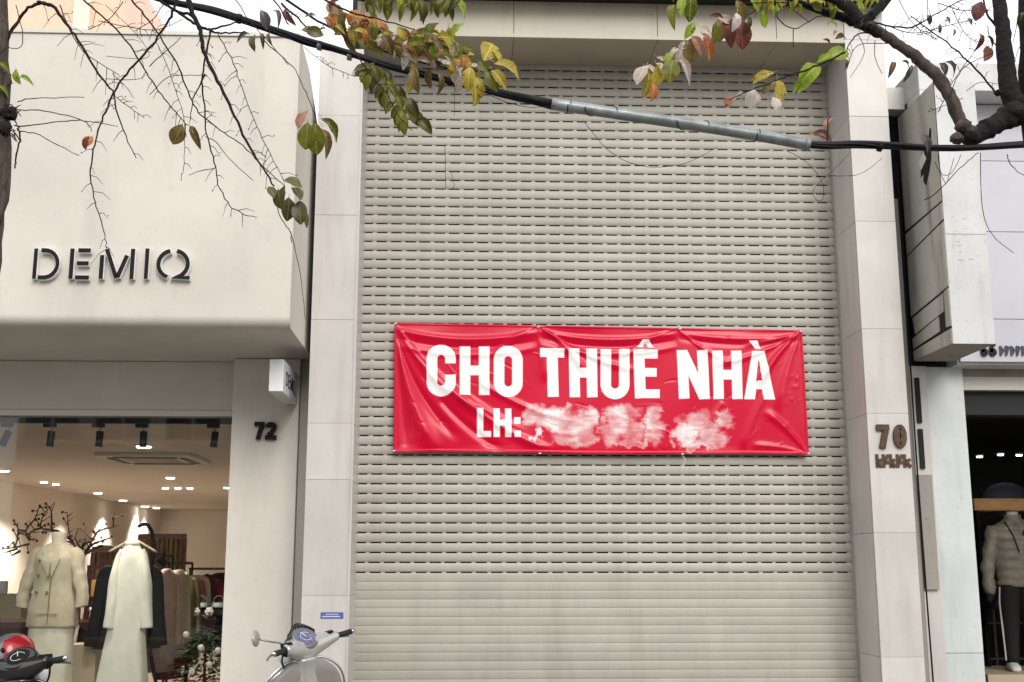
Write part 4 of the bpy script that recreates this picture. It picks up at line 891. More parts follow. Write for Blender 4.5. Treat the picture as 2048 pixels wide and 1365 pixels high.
# framed niche with ochre dress, left of the black coat
A = at(169, 1238, 9.9); Bq = at(232, 1138, 9.9); w = Bq.x-A.x; h = Bq.z-A.z
t = thing('picture_stand', 'dark red open frame standing on the counter beside the black coat', 'frame', A); m = MB(); m.box(0, .03, -.02, .02, 0, h); m.box(0, w, -.021, .021, h, h+.03); m.box(w-.03, w, -.02, .02, 0, h-.001); m.build('frame', M['wood_red'], t)
garment('hanging_dress', 'ochre dress hanging inside the dark red frame', 'dress', 196, 1160, 10.3, .22, .36, 'g_ochre', R(15), False)
for i, (px, py) in enumerate(((183, 1215), (194, 1222), (188, 1205))):
    A = at(px, py, 10.0); t = thing('small_bouquet', ['low dark bouquet with a cream rose beside the frame', 'small dark bouquet under the ochre dress', 'upper dark bouquet inside the red frame'][i], 'bouquet', A); m = MB()
    for k in range(9): a_ = k*2.4; m.ellipsoid((.04*math.cos(a_), .03*math.sin(a_), .01*k-.04), (.022, .02, .022), 6, 4)
    m.build('foliage', M['g_brown'], t); 
    if i == 0: m = MB(); m.ellipsoid((.005, -.05, -.02), (.025, .02, .025), 10, 6); m.build('rose', M['bauble'], t, smooth=True)
# counter and plinths
A = at(-60, 1246, 9.3); Bq = at(238, 1240, 9.3)
t = thing('counter', 'long dark red lacquered counter behind the beige suit', 'counter', ((A.x+Bq.x)/2, 9.5, FLZ)); cl = -Vector(t.location)
m = MB(); m.box(A.x-1, Bq.x, 9.3, 9.9, A.z-.045, A.z+.004); m.build('top', M['wood_red'], t, loc=cl, bevel=.004); m = MB(); m.box(at(193, 1300, 9.3).x, Bq.x-.01, 9.32, 9.88, FLZ, A.z-.046); m.build('end_block', M['wood_red'], t, loc=cl)
m = MB(); m.box(A.x-1, at(120, 1300, 9.3).x, 9.6, 9.88, FLZ, A.z-.046); m.build('front_panel', M['wood_red'], t, loc=cl)
A = at(128, 1290, 9.0); Bq = at(193, 1290, 9.0); t = thing('plinth', 'tall beige display plinth right of the ivory trousers', 'plinth', (A.x, 9.0, FLZ)); m = MB(); m.box(0, Bq.x-A.x, 0, .28, 0, A.z-FLZ); m.build('block', M['plinth'], t, bevel=.004)
A = at(134, 1287, 9.75); Bq = at(189, 1262, 9.75); t = thing('storage_box', 'brownish box standing under the dark red counter', 'box', (A.x, 9.65, FLZ)); m = MB(); m.box(0, Bq.x-A.x, 0, .2, 0, Bq.z-FLZ); m.build('box', M['g_sand'], t, bevel=.004)
A = at(156, 1250, 9.25); t = thing('swing_tag', 'white swing tag dangling below the dark red counter', 'tag', A); m = MB(); m.box(-.012, .012, -.004, 0, -.13, 0, Matrix.Rotation(R(8), 4, 'Y')); m.build('card', M['white_cloth'], t)
A = at(0, 1190, 10.6); Bq = at(44, 1190, 10.6); t = thing('wall_bench', 'low beige bench against the left wall behind the suit', 'bench', (A.x-1, 10.6, FLZ)); m = MB(); m.box(0, Bq.x-A.x+1, 0, .5, 0, A.z-FLZ); m.build('body', M['plinth'], t, bevel=.01)
A = at(4, 1188, 10.7); t = thing('table_clock', 'small white box standing on the beige bench at the left edge', 'box', A); m = MB(); m.box(-.05, .03, 0, .05, 0, .11); m.build('case', M['white_cloth'], t, bevel=.004)
# bare branches in a pot behind the suit
rs3 = random.Random(12)
Yb = 9.6; bs_ = at(160, 1135, Yb); t = thing('branch_arrangement', 'large arrangement of bare dark branches spreading behind the beige suit', 'branches', (bs_.x, Yb, FLZ)); bl = -Vector(t.location)
def C5(x, y, dy=0): return at(x/4.267, 800+y/4.267, Yb+dy)
br = [[(680, 1420), (640, 1250), (560, 1160), (500, 1120)], [(680, 1400), (760, 1260), (850, 1210), (940, 1180)], [(660, 1330), (720, 1230), (790, 1200), (830, 1130), (900, 1100), (965, 1080), (960, 1000)], [(700, 1330), (860, 1250), (1030, 1265)],
      [(640, 1250), (600, 1180), (580, 1060), (575, 965)], [(760, 1270), (770, 1180), (680, 1100)], [(500, 1120), (430, 1110), (350, 1090), (365, 1000), (420, 920)], [(440, 1110), (440, 1000), (430, 915)], [(360, 1090), (260, 1130), (255, 1200)], [(255, 1200), (220, 1120), (300, 1010), (330, 920)],
      [(250, 1230), (120, 1260), (0, 1280)], [(120, 1260), (150, 1180), (150, 1050)], [(150, 1270), (60, 1300)], [(210, 1120), (160, 1110)], [(170, 1290), (100, 1330)], [(790, 1200), (740, 1130)], [(620, 1220), (540, 1200)], [(700, 1300), (640, 1180)]]
for k, q in enumerate(br):
    m = MB(); pts = smooth_pts([C5(x, y, .03*math.sin(k*1.7+i)) for i, (x, y) in enumerate(q)], 5); n_ = len(pts)
    r0 = .016 if k < 4 else .010; m.tube(pts, [r0*(1-.72*i/n_)*(1+.25*math.sin(i*2.2+k)) for i in range(n_)], 5)
    for i in range(1, n_, 2):
        d = Vector((rs3.uniform(-1, 1), rs3.uniform(-.4, .4), rs3.uniform(-.5, 1))).normalized(); l = rs3.uniform(.02, .09); m.tube([pts[i], pts[i]+d*l*.5, pts[i]+d*l+Vector((0, 0, .01))], [.0045, .004, .002], 4)
        if rs3.random() < .6: m.ellipsoid(pts[i]+d*l, (.011, .009, .013), 5, 4)
    m.build('branch', M['dry'], t, loc=bl)
m = MB(); m.tube([Vector((bs_.x, Yb, FLZ)), Vector((bs_.x, Yb, FLZ+.15)), Vector((bs_.x, Yb, FLZ+.45))], [.14, .19, .11], 20); m.tube([Vector((bs_.x, Yb, FLZ+.4)), C5(680, 1420)], [.05, .02], 6); m.build('vase', M['g_brown'], t, loc=bl, smooth=True)
# shelf with bags, small fir tree
A = at(362, 1262, 10.4); Bq = at(456, 1262, 10.4); zl = at(400, 1198, 10.4).z-A.z
t = thing('bag_shelf', 'black two-level shelf with handbags left of the cream column', 'shelf', A); w = Bq.x-A.x; m = MB(); m.box(0, w, 0, .3, -.03, 0); m.build('board', M['black'], t); m = MB(); m.box(.05, w, 0, .3, zl-.09, zl-.075); m.build('board', M['black'], t)
m = MB(); m.tube([(.06, .02, -.8), (.06, .02, zl)], .01, 6); m.build('post', M['black'], t); m = MB(); m.tube([(w-.02, .02, -.8), (w-.02, .02, zl)], .01, 6); m.build('post', M['black'], t)
for i, (px, py, mt, lab) in enumerate(((396, 1222, 'teal', 'grey green handbag on the upper black shelf'), (432, 1222, 'teal', 'larger grey green handbag beside the column'), (385, 1248, 'g_rust', 'rust handbag on the lower black shelf'), (412, 1250, 'g_brown', 'brown handbag in the middle of the lower black shelf'), (440, 1250, 'g_black', 'black handbag at the right of the lower black shelf'))):
    A = at(px, py, 10.42); t = thing('handbag', lab, 'bag', A); m = MB(); m.loft([((0, .1, -.03), (1, 0, 0), (0, 1, 0), .075, .04, 3.5), ((0, .1, .02), (1, 0, 0), (0, 1, 0), .07, .035, 3.5), ((0, .1, .07), (1, 0, 0), (0, 1, 0), .055, .012, 3)], 20); m.build('body', M[mt], t, smooth=True)
    m = MB(); m.tube([(.05*math.cos(R(a)), .1, .065+.06*math.sin(R(a))) for a in range(0, 181, 20)], .005, 5); m.build('handle', M[mt], t)
A = at(408, 1365, 9.5)
t = thing('potted_fir', 'small dark fir tree with white flowers in a red pot beside the column', 'plant', (A.x, 9.5, FLZ)); hz = at(408, 1262, 9.5).z-FLZ; m = MB()
for i in range(1300):
    q = rs3.random(); z_ = .28+(hz-.28)*q; r_ = (.30*(1-q)**.7+.04)*rs3.uniform(.35, 1.05); a_ = rs3.uniform(0, 6.28); c = Vector((r_*math.cos(a_), r_*math.sin(a_), z_)); d = Vector((math.cos(a_), math.sin(a_), rs3.uniform(-.5, .3))).normalized(); s_ = Vector((-d.y, d.x, rs3.uniform(-.4, .4))).normalized()
    l = rs3.uniform(.05, .10); m.add([c, c+d*l*.5+s_*.012, c+d*l, c+d*l*.5-s_*.012], [(0, 1, 2, 3)])
o = m.build('foliage', M['plant'], t); m = MB(); m.tube([(0, 0, .2), (0, 0, hz)], [.02, .006], 6); m.build('trunk', M['dry'], t); m = MB(); m.tube([(0, 0, 0), (0, 0, .28)], [.12, .17], 20); m.build('pot', M['red_gloss'], t)
for px, py in ((402, 1296), (372, 1270), (418, 1330), (436, 1302), (384, 1345)):
    c = at(px, py, 9.28); m = MB(); m.ellipsoid(c-Vector(t.location), (.026, .02, .026), 10, 6); m.build('flower', M['bauble'], t, smooth=True)
for i, (px, py) in enumerate(((392, 1224), (419, 1224))):
    A = at(px, py, 10.3); t = thing('paper_flower', ['cream paper flower at the left of the bag shelf', 'cream paper flower at the middle of the bag shelf'][i], 'flower', A); m = MB()
    for k in range(6): m.ellipsoid((.02*math.cos(k*1.05), -.01, .02*math.sin(k*1.05)), (.02, .01, .02), 8, 5)
    m.ellipsoid((0, -.02, 0), (.016, .012, .016), 8, 5); m.build('petals', M['bauble'], t, smooth=True)

# ================================================================== SCOOTERS
def scooter(label, loc, rz, lean, P1, P2, fly=True, mirror=True, steer=0., gm='gauge'):
    """x forward, y left, z up; steering head near x = .40"""
    t = thing('motor_scooter', label, 'scooter', loc, rz); t.rotation_euler = (R(lean), 0, rz); Xx, Yy, Zz = (1, 0, 0), (0, 1, 0), (0, 0, 1)
    for nm, wx in (('front_wheel', .64), ('rear_wheel', -.60)):
        m = MB(); m.tube([(wx, 0, .24), (wx, .001, .24)], .01, 4); n = 36; vs = []; fs = []
        for i in range(n):
            a = 2*math.pi*i/n
            for k in range(10):
                b_ = 2*math.pi*k/10; rr = .19+.052*math.cos(b_); vs.append((wx+rr*math.cos(a), .05*math.sin(b_), .24+rr*math.sin(a)))
        for i in range(n):
            for k in range(10): fs.append((i*10+k, ((i+1) % n)*10+k, ((i+1) % n)*10+(k+1) % 10, i*10+(k+1) % 10))
        m.add(vs, fs); w = m.build(nm, M['rubber'], t, smooth=True)
        m = MB(); m.tube([(wx, -.03, .24), (wx, .03, .24)], .035, 14)
        for a in range(5):
            an_ = a*2*math.pi/5; m.tube([(wx, 0, .24), (wx+.145*math.cos(an_), 0, .24+.145*math.sin(an_))], .014, 6)
        m.tube([(wx+.145*math.cos(a*.3), 0, .24+.145*math.sin(a*.3)) for a in range(22)], .012, 6); m.build('rim', M['silver'], w, smooth=True)
    m = MB(); m.loft([((.86, 0, .30), Yy, Zz, .03, .03), ((.78, 0, .46), Yy, (-.5, 0, 1), .075, .04), ((.64, 0, .525), Yy, Zz, .085, .04), ((.50, 0, .50), Yy, Zz, .08, .05), ((.44, 0, .42), Yy, Zz, .05, .05)], 20); m.build('front_fender', P1, t, smooth=True)
    # leg shield: painted outer shell and plain inner lining
    def shield(x0, sc, e=2.6): return [((x0+.09, 0, .30), Yy, Xx, .13*sc, .020, e), ((x0+.06, 0, .45), Yy, Xx, .205*sc, .026, e), ((x0+.03, 0, .62), Yy, Xx, .235*sc, .030, e), ((x0, 0, .82), Yy, Xx, .232*sc, .032, e), ((x0-.02, 0, .92), Yy, Xx, .19*sc, .032, e), ((x0-.03, 0, .99), Yy, Xx, .09*sc, .024, 2.2)]
    m = MB(); m.loft(shield(.47, 1.0), 36, sub=5); m.build('leg_shield', P1, t, smooth=True)
    m = MB(); m.loft(shield(.425, .93), 36, sub=5); lin = m.build('inner_panel', P2, t, smooth=True)
    for s_ in (-1, 1):
        m = MB(); m.tube(smooth_pts([(.52, s_*.19, .38), (.50, s_*.222, .50), (.47, s_*.245, .66), (.445, s_*.243, .82), (.425, s_*.205, .92), (.415, s_*.11, .985), (.413, 0, 1.0)], 5), .0065, 8); m.build('edge_trim', M['chrome'], t, smooth=True)
    m = MB(); m.tube([(.398, -.205, .60), (.388, -.205, .84)], .003, 5); m.tube([(.398, .205, .60), (.388, .205, .84)], .003, 5); m.tube([(.375, -.17, .56), (.375, .17, .56)], .003, 5); m.build('panel_seam', M['black'], lin); lin.children[-1]['kind'] = 'stuff'
    m = MB(); m.box(.365, .392, -.13, -.02, .60, .78); m.build('glove_box', P2, lin, bevel=.012)
    m = MB(); m.tube([(.385, -.095, .835), (.345, -.095, .83), (.33, -.095, .805), (.35, -.095, .79)], .007, 6); m.build('bag_hook', M['chrome'], lin, smooth=True)
    m = MB(); m.tube([(.392, .085, .84), (.372, .085, .845)], .021, 16); m.build('key_lock', M['chrome'], lin); m = MB(); m.tube([(.395, -.16, .76), (.385, -.16, .76)], .012, 10); m.build('screw_cap', M['black'], lin)
    # steering column and headset
    m = MB(); m.loft([((.445, 0, .86), Yy, Xx, .085, .075, 2.4), ((.42, 0, .94), Yy, Xx, .065, .06, 2.4), ((.405, 0, 1.0), Yy, Xx, .07, .065, 2.2)], 24, sub=4); m.build('steering_column', P1, t, smooth=True)
    m = MB(); L = []
    for k in range(11):
        q = -1+2*k/10; a_ = abs(q); L.append(((.425-.085*a_**1.4, q*.235, 1.03+.035*a_), (1, 0, .45), (-.45, 0, 1), .056*(1-a_**1.25)+.030, .046*(1-a_**1.2)+.026, 2.5))
    m.loft(L, 24, sub=3); hb = m.build('handlebar_cowl', P1, t, smooth=True)
    m = MB(); m.loft([((.46, 0, .99), Yy, Zz, .075, .07), ((.53, 0, 1.0), Yy, Zz, .075, .07), ((.565, 0, 1.0), Yy, Zz, .055, .05), ((.575, 0, 1.0), Yy, Zz, .02, .02)], 24); m.build('headlight', M['acrylic'], hb, smooth=True)
    nrm = Vector((-.80, 0, .80)).normalized(); rt = Vector((.8, 0, .8)).normalized()
    c = Vector((.392, 0, 1.090))
    m = MB(); m.loft([(c-nrm*.06, rt, Yy, .085, .110, 2.2), (c+nrm*.008, rt, Yy, .078, .104, 2.2), (c+nrm*.016, rt, Yy, .062, .086, 2.2)], 28, sub=2); m.build('gauge_bezel', M['silver'] if fly else M['scooter_black'], hb, smooth=True)
    m = MB(); m.loft([(c+nrm*.012, rt, Yy, .056, .076, 2.1), (c+nrm*.019, rt, Yy, .052, .072, 2.1)], 28, sub=1); gg = m.build('gauge', M[gm], hb)
    m = MB(); m.tube([c+nrm*.020+Vector((.0, .0, 0)), c+nrm*.0205+rt*.035+Vector((0, .02, 0))], .0022, 5); m.tube([c+nrm*.020+rt*.03*math.cos(R(a))+Vector((0, .045*math.sin(R(a)), 0)) for a in range(-60, 240, 15)], .0015, 4); m.build('needle', M['acrylic'], gg)
    if fly:
        f = MB(); n_, k_ = 14, 6; vs = []
        for i in range(n_+1):
            q = -1+2*i/n_
            for j in range(k_+1):
                r_ = j/k_; vs.append((.50-.05*q*q-.05*r_, q*.150*(1-.25*r_**2), 1.06+.120*r_*(1-.45*q*q)))
        fs = [(i*(k_+1)+j, (i+1)*(k_+1)+j, (i+1)*(k_+1)+j+1, i*(k_+1)+j+1) for i in range(n_) for j in range(k_)]
        f.add(vs, fs); o = f.build('fly_screen', M['scooter_black'], hb, smooth=True); md = o.modifiers.new('t', 'SOLIDIFY'); md.thickness = .006
        f = MB()
        for i in range(-4, 5): f.tube([(.463-.04*(i/5)**2, i*.026, 1.12), (.440-.03*(i/5)**2, i*.024, 1.165-.03*(i/5)**2)], .0035, 5)
        f.build('screen_rib', M['silver'], hb)
    for s_ in (1, -1):
        m = MB(); m.tube([(.355, s_*.225, 1.06), (.345, s_*.25, 1.062)], .021, 14); m.tube([(.345, s_*.25, 1.062), (.315, s_*.36, 1.068)], .0165, 14); gr = m.build('grip', M['rubber'], hb, smooth=True)
        m = MB(); m.tube([(.316, s_*.355, 1.068), (.308, s_*.385, 1.07)], [.013, .012], 12); m.build('bar_end', M['chrome'], gr, smooth=True)
        m = MB(); m.loft([((.372, s_*.19, 1.052), Xx, Zz, .03, .03), ((.362, s_*.215, 1.056), Xx, Zz, .034, .034), ((.352, s_*.245, 1.06), Xx, Zz, .026, .026)], 16); m.build('switch_housing', M['black'], hb, smooth=True)
        m = MB(); m.tube(smooth_pts([(.375, s_*.235, 1.055), (.415, s_*.26, 1.05), (.39, s_*.33, 1.045), (.355, s_*.385, 1.04)]), [.008]*4+[.0065]*9, 8); m.build('brake_lever', M['silver'], hb, smooth=True)
        m = MB(); m.tube(smooth_pts([(.40, s_*.20, 1.03), (.46, s_*.14, .97), (.47, s_*.07, .90), (.44, s_*.05, .84)]), .0055, 6); m.build('control_cable', M['black'], hb, smooth=True)
        m = MB(); m.box(.335, .385, s_*.195-.02, s_*.195+.02, 1.07, 1.10); m.build('switch_box', M['black'], hb, bevel=.006)
        m = MB(); m.tube([(.37, s_*.225, 1.08), (.37, s_*.225, 1.10)], .014, 10); m.build('mirror_mount', M['black'], hb)
    if mirror:
        s_ = 1; ctr = Vector((.45, .36, 1.155))
        m = MB(); m.tube(smooth_pts([(.37, .225, 1.09), (.375, .235, 1.105), (.41, .29, 1.125), tuple(ctr-Vector((.0, .03, .01)))]), .0055, 8); ms = m.build('mirror_stem', M['silver'], hb, smooth=True)
        m = MB(); Mx = Matrix.Rotation(R(25), 4, 'Z'); m.ellipsoid(ctr, (.016, .062, .046), 20, 12, Mx); m.build('mirror_head', M['mirror'], ms, smooth=True)
    hb.matrix_local = Matrix.Translation((.42, 0, 1.045))@Matrix.Rotation(steer, 4, 'Z')@Matrix.Diagonal((.86, .86, .9, 1))@Matrix.Translation((-.42, 0, -1.03))
    m = MB(); m.box(-.10, .42, -.15, .15, .27, .31); m.build('floorboard', P2, t, bevel=.015)
    m = MB(); m.loft([((.0, 0, .44), Yy, Zz, .10, .13, 2.6), ((-.10, 0, .50), Yy, Zz, .15, .18, 2.6), ((-.35, 0, .55), Yy, Zz, .17, .17, 2.6), ((-.65, 0, .62), Yy, Zz, .13, .12, 2.4), ((-.84, 0, .68), Yy, Zz, .06, .06, 2.2), ((-.88, 0, .69), Yy, Zz, .02, .02, 2.)], 28, sub=4); m.build('body', P1, t, smooth=True)
    m = MB(); m.loft([((.02, 0, .66), Yy, Zz, .07, .03, 2.4), ((-.10, 0, .72), Yy, Zz, .115, .045, 2.6), ((-.35, 0, .735), Yy, Zz, .135, .045, 2.6), ((-.60, 0, .77), Yy, Zz, .12, .04, 2.6), ((-.74, 0, .765), Yy, Zz, .06, .025, 2.2)], 24, sub=4); m.build('seat', M['seat'], t, smooth=True)
    m = MB(); m.loft([((-.86, 0, .70), Yy, Zz, .07, .035, 2.6), ((-.91, 0, .69), Yy, Zz, .055, .028, 2.6)], 16); m.build('tail_light', M['red_gloss'], t, smooth=True)
    m = MB(); m.tube(smooth_pts([(-.45, .13, .74), (-.70, .12, .775), (-.80, 0, .785), (-.70, -.12, .775), (-.45, -.13, .74)]), .011, 8); m.build('grab_rail', M['silver'], t, smooth=True)
    m = MB(); m.box(-.72, -.30, -.11, .11, .17, .33); m.build('engine', M['black'], t, bevel=.02); m = MB(); m.tube([(-.35, -.15, .22), (-.80, -.17, .30)], .045, 14); m.build('exhaust', M['silver'], t)
    m = MB(); m.tube([(-.05, .12, .26), (.02, .24, .035)], .010, 8); m.build('side_stand', M['black'], t)
    return t
rz = R(124); ST = R(24)
def place_head(t_loc_head, rz, lean):
    h = Matrix.Rotation(rz, 4, 'Z')@Matrix.Rotation(R(lean), 4, 'X')@Vector((.40, 0, 1.06)); return (t_loc_head[0]-h.x, t_loc_head[1]-h.y, 0.0)
HC = Vector((-.84, 6.26, 1.085))
L0 = place_head(HC, rz, -8)
sc1 = scooter('white motor scooter with grey leg shield lining parked by the left marble pillar', L0, rz, -8, M['scooter_white'], M['scooter_grey'], steer=ST); sc1.location.z = HC.z-(Matrix.Rotation(R(-8), 4, 'X')@Vector((.4, 0, 1.06))).z
rz2 = R(70); H2 = at(40, 1332, 5.9); L0 = place_head(H2, rz2, -6)
sc2 = scooter('black motor scooter parked at the lower left corner under a red helmet', L0, rz2, -6, M['scooter_black'], M['scooter_black'], False, False, gm='black'); sc2.location.z = min(.0, H2.z-1.06)
hc = at(26, 1306, 7.35)
t = thing('helmet', 'red and silver motorcycle helmet perched on the black scooter handlebar', 'helmet', hc-Vector((0, 0, .10)), R(-20))
m = MB(); m.loft([((0, 0, .0), (1, 0, 0), (0, 1, 0), .085, .10), ((0, 0, .03), (1, 0, 0), (0, 1, 0), .115, .13), ((0, 0, .10), (1, 0, 0), (0, 1, 0), .122, .138), ((0, 0, .17), (1, 0, 0), (0, 1, 0), .098, .112), ((0, 0, .205), (1, 0, 0), (0, 1, 0), .05, .06), ((0, 0, .214), (1, 0, 0), (0, 1, 0), .01, .012)], 32, sub=4)
mh = [M['silver'], M['red_gloss'], M['scooter_black']]
for i, f in enumerate(m.f):
    c = sum((Vector(m.v[k]) for k in f), Vector())/len(f); m.mi[i] = 1 if c.x > .045+.03*math.sin(c.z*30) else 0
    if c.z < .055: m.mi[i] = 2
m.build('shell', mh, t, smooth=True)
m = MB(); m.tube([(.118*math.cos(a), .134*math.sin(a), .06) for a in [R(k) for k in range(-150, -20, 10)]], .006, 6); m.build('trim', M['chrome'], t, smooth=True)
m = MB(); m.ellipsoid((.03, -.125, .12), (.02, .008, .018), 12, 8); m.build('vent', M['black'], t, smooth=True)

# ================================================================== CABLES
cy = 3.35
cb = thing('cable_bundle', 'bundle of black overhead cables sagging across both trees', 'cables', at(1000, 190, cy)); cbl = -Vector(cb.location)
pth = [(150, -60), (316, -2), (422, 21), (503, 46), (562, 65), (615, 84), (681, 102), (769, 130), (846, 150), (951, 174), (1022, 190), (1106, 209), (1300, 238), (1480, 266), (1620, 291), (1715, 292), (1785, 295), (1905, 299), (2048, 290), (2200, 282)]
rs4 = random.Random(3)
for k in range(6):
    ph = k*1.05; pts = []
    for i, (x, y) in enumerate(pth):
        tw = ph+i*.55; sp = (.0062+.004*math.sin(i*1.3+k)) if not (11 <= i <= 14) else .006
        pts.append(at(x, y, cy)+Vector((0, math.cos(tw)*sp, math.sin(tw)*sp)))
    m = MB(); m.tube(smooth_pts(pts, 5), .0042 if k else .0085, 7); m.build('cable', M['cable'], cb, loc=cbl, smooth=True)
for px, py in ((478, 38), (640, 92), (700, 112), (900, 163), (1760, 294)):
    m = MB(); c0, c1 = at(px-4, py-1, cy), at(px+4, py+1, cy); m.tube([c0, c1], .0155, 12); m.build('cable_tie', M['black'] if px != 640 and px != 700 else M['silver'], cb, loc=cbl, smooth=True)
for x0, y0, x1, y1 in ((1030, 192, 1098, 208),):
    m = MB(); m.tube([at(x0, y0, cy), at(x1+8, y1+2, cy)], [.012, .0165], 14); m.build('tape_wrap', M['black'], cb, loc=cbl, smooth=True)
pi = thing('pipe_sleeve', 'grey plastic pipe sleeve threaded over the black overhead cables', 'pipe', at(1362, 249, cy)); pl_ = -Vector(pi.location)
PP = [at(1103, 208.5, cy), at(1190, 221, cy), at(1300, 237.5, cy), at(1412, 254.5, cy), at(1520, 272, cy), at(1618, 290, cy)]
m = MB(); m.tube(smooth_pts(PP, 4), .0182, 22, cap=False); o = m.build('tube', M['steel'], pi, loc=pl_, smooth=True); md = o.modifiers.new('wall', 'SOLIDIFY'); md.thickness = .002
for f in (.975,):
    c = PP[-1]; d = (PP[-1]-PP[-2]).normalized(); m = MB(); m.tube([c-d*.012, c+d*.002], .0195, 20); m.build('collar', M['steel'], pi, loc=pl_, smooth=True)
for i, f in enumerate((.08, .22, .55, .79)):
    k = f*5; a_ = int(k); c = PP[a_].lerp(PP[a_+1], k-a_); d = (PP[a_+1]-PP[a_]).normalized(); s1 = d.cross(Vector((0, 0, 1))).normalized(); s2 = s1.cross(d)
    sk = .05 if i in (1, 2) else .004; m = MB(); m.tube([c+d*(sk*math.cos(a/2))+(s1*math.cos(a)+s2*math.sin(a))*.0192 for a in [R(q*20) for q in range(19)]], .0014, 5); m.build('wire_tie', M['cable'], pi, loc=pl_)

# ================================================================== TREES
def leaf_mesh(name, m_, wid=.30, curl=.10, fold_=.12):
    n = 8; vs = []; fs = []
    for i in range(n+1):
        q = i/n; w = wid*math.sin(math.pi*min(1, q*.98+.01))**.75*(1.0-.10*math.cos(math.pi*q)); z = -curl*(q-.35)**2*2
        for s_ in (-1, -.55, 0, .55, 1): vs.append((q, s_*w, z+abs(s_)*fold_*w*1.6+.03*abs(s_)*math.sin(q*15+s_*4)))
    for i in range(n):
        for j in range(4): fs.append((i*5+j, (i+1)*5+j, (i+1)*5+j+1, i*5+j+1))
    m = MB(); m.add(vs, fs); m.tube([(-.16, 0, -.01), (0, 0, 0)], .012, 4); return m.mesh('leaf', m_, True)
LMESH = {}
for k, m_ in LM.items():
    for sh, (w, cu, fo) in dict(r=(.34, .12, .15), o=(.25, .25, .3), n=(.17, .45, .5)).items(): LMESH[k+sh] = leaf_mesh('leaf', m_, w, cu*1.5, fo*1.3)
rl_ = random.Random(21)
def put_leaf(tree, cx, cy, ln, ang, kind, shape='o', Y=3.0, tilt=None):
    """centre in the photo, length in photo pixels, direction in degrees (0 right, 90 down)"""
    Yy = Y+rl_.uniform(-.06, .06); c = at(cx, cy, Yy); a = R(ang); d = Vector((math.cos(a), rl_.uniform(-.35, .35), -math.sin(a))).normalized(); L = ln/FPX*Yy
    nr = Vector((rl_.uniform(-.55, .55), -1, rl_.uniform(-.2, .9))); nr = (nr-d*nr.dot(d)).normalized(); s_ = nr.cross(d)
    Mx = Matrix((d, s_, nr)).transposed().to_4x4(); o = bpy.data.objects.new('leaf', LMESH[kind+shape]); col.objects.link(o); o.parent = tree
    o.matrix_local = Matrix.Translation(c-d*L*.5-Vector(tree.location))@Mx@Matrix.Diagonal((L, L*rl_.uniform(.85, 1.1), L, 1)); return o
def branch(tree, pts, w0, w1, m_, Y=3.0, name='branch', seg=6, jit=.0, knots=0, dY=0.):
    """pts in photo pixels, widths in photo pixels"""
    P_ = smooth_pts([at(x, y, Y+dY*i/max(1, len(pts)-1)) for i, (x, y) in enumerate(pts)], 5); n = len(P_)
    rad = [(w0+(w1-w0)*(i/(n-1)))/2/FPX*Y*(1+knots*(rl_.random()-.5)) for i in range(n)]
    if jit: P_ = [p+Vector((rl_.uniform(-jit, jit), rl_.uniform(-jit, jit), rl_.uniform(-jit, jit))) if 0 < i < n-1 else p for i, p in enumerate(P_)]
    m = MB(); m.tube(P_, rad, seg); o = m.build(name, m_, tree, loc=-Vector(tree.location), smooth=True); return P_
def thorns(tree, P_, px_len, every=2, m_=None, Y=3., side=0, w=1.3):
    """short bare side twigs along a branch"""
    m = MB(); cnt = 0
    for i in range(2, len(P_)-1, every):
        if rl_.random() < .25: continue
        d = (P_[i+1]-P_[i-1]).normalized(); s_ = side or rl_.choice((-1, 1)); pr_ = Vector((-d.z, 0, d.x))*s_; v = (pr_*rl_.uniform(.6, 1)+d*rl_.uniform(.2, .9)+Vector((0, rl_.uniform(-.5, .5), -.1))).normalized()
        l = px_len*rl_.uniform(.5, 1.3)/FPX*Y; r_ = w/2/FPX*Y; a = P_[i]; m.tube([a, a+v*l*.5+Vector((0, 0, .004)), a+v*l+Vector((0, 0, -.01*rl_.random()))], [r_*1.3, r_, r_*.6], 4); cnt += 1
        if rl_.random() < .25: m.ellipsoid(a+v*l, (r_*2, r_*2, r_*2.4), 5, 4)
    if cnt: m.build('twig', m_ or M['twig'], tree, loc=-Vector(tree.location))
    if cnt: tree.children[-1]['kind'] = 'stuff' if cnt > 1 else 'thing'
def A1(l, ox=0, oy=0, s=2.844): return [(ox+x/s, oy+y/s) for x, y in l]

lt = thing('street_tree', 'bare dark-barked street tree at the left edge with hanging thorny branches and a few leaves', 'tree', (at(-70, 900, 3.0).x, 3.0, 0))
branch(lt, [(-95, 1800), (-80, 1200), (-62, 700), (-42, 480), (-24, 330), (-22, 120), (-30, -120)], 105, 78, M['bark'], 3.0, 'trunk', 18, .003, .06)
for q in range(26):  # rough bark ridges and knots
    py = rl_.uniform(60, 560); px = (-24 if py < 330 else -24-(py-330)*.13)+38*rl_.uniform(.5, .98); A = at(px, py, 2.965); m = MB(); m.ellipsoid(A+Vector((0, .012, 0)), (rl_.uniform(.004, .009), .012, rl_.uniform(.02, .06)), 9, 8); m.v = [(a+rl_.uniform(-.002, .002), b_+rl_.uniform(-.002, .002), c_+rl_.uniform(-.003, .003)) for a, b_, c_ in m.v]; m.build('bark_ridge', M['bark'], lt, loc=-Vector(lt.location), smooth=True)
m = MB(); 
for q in range(9): A = at(rl_.uniform(5, 34), rl_.uniform(205, 275), 2.97); m.ellipsoid(A, (rl_.uniform(.006, .015), .012, rl_.uniform(.006, .018)), 8, 7)
m.v = [(a+rl_.uniform(-.004, .004), b_+rl_.uniform(-.003, .003), c_+rl_.uniform(-.004, .004)) for a, b_, c_ in m.v]
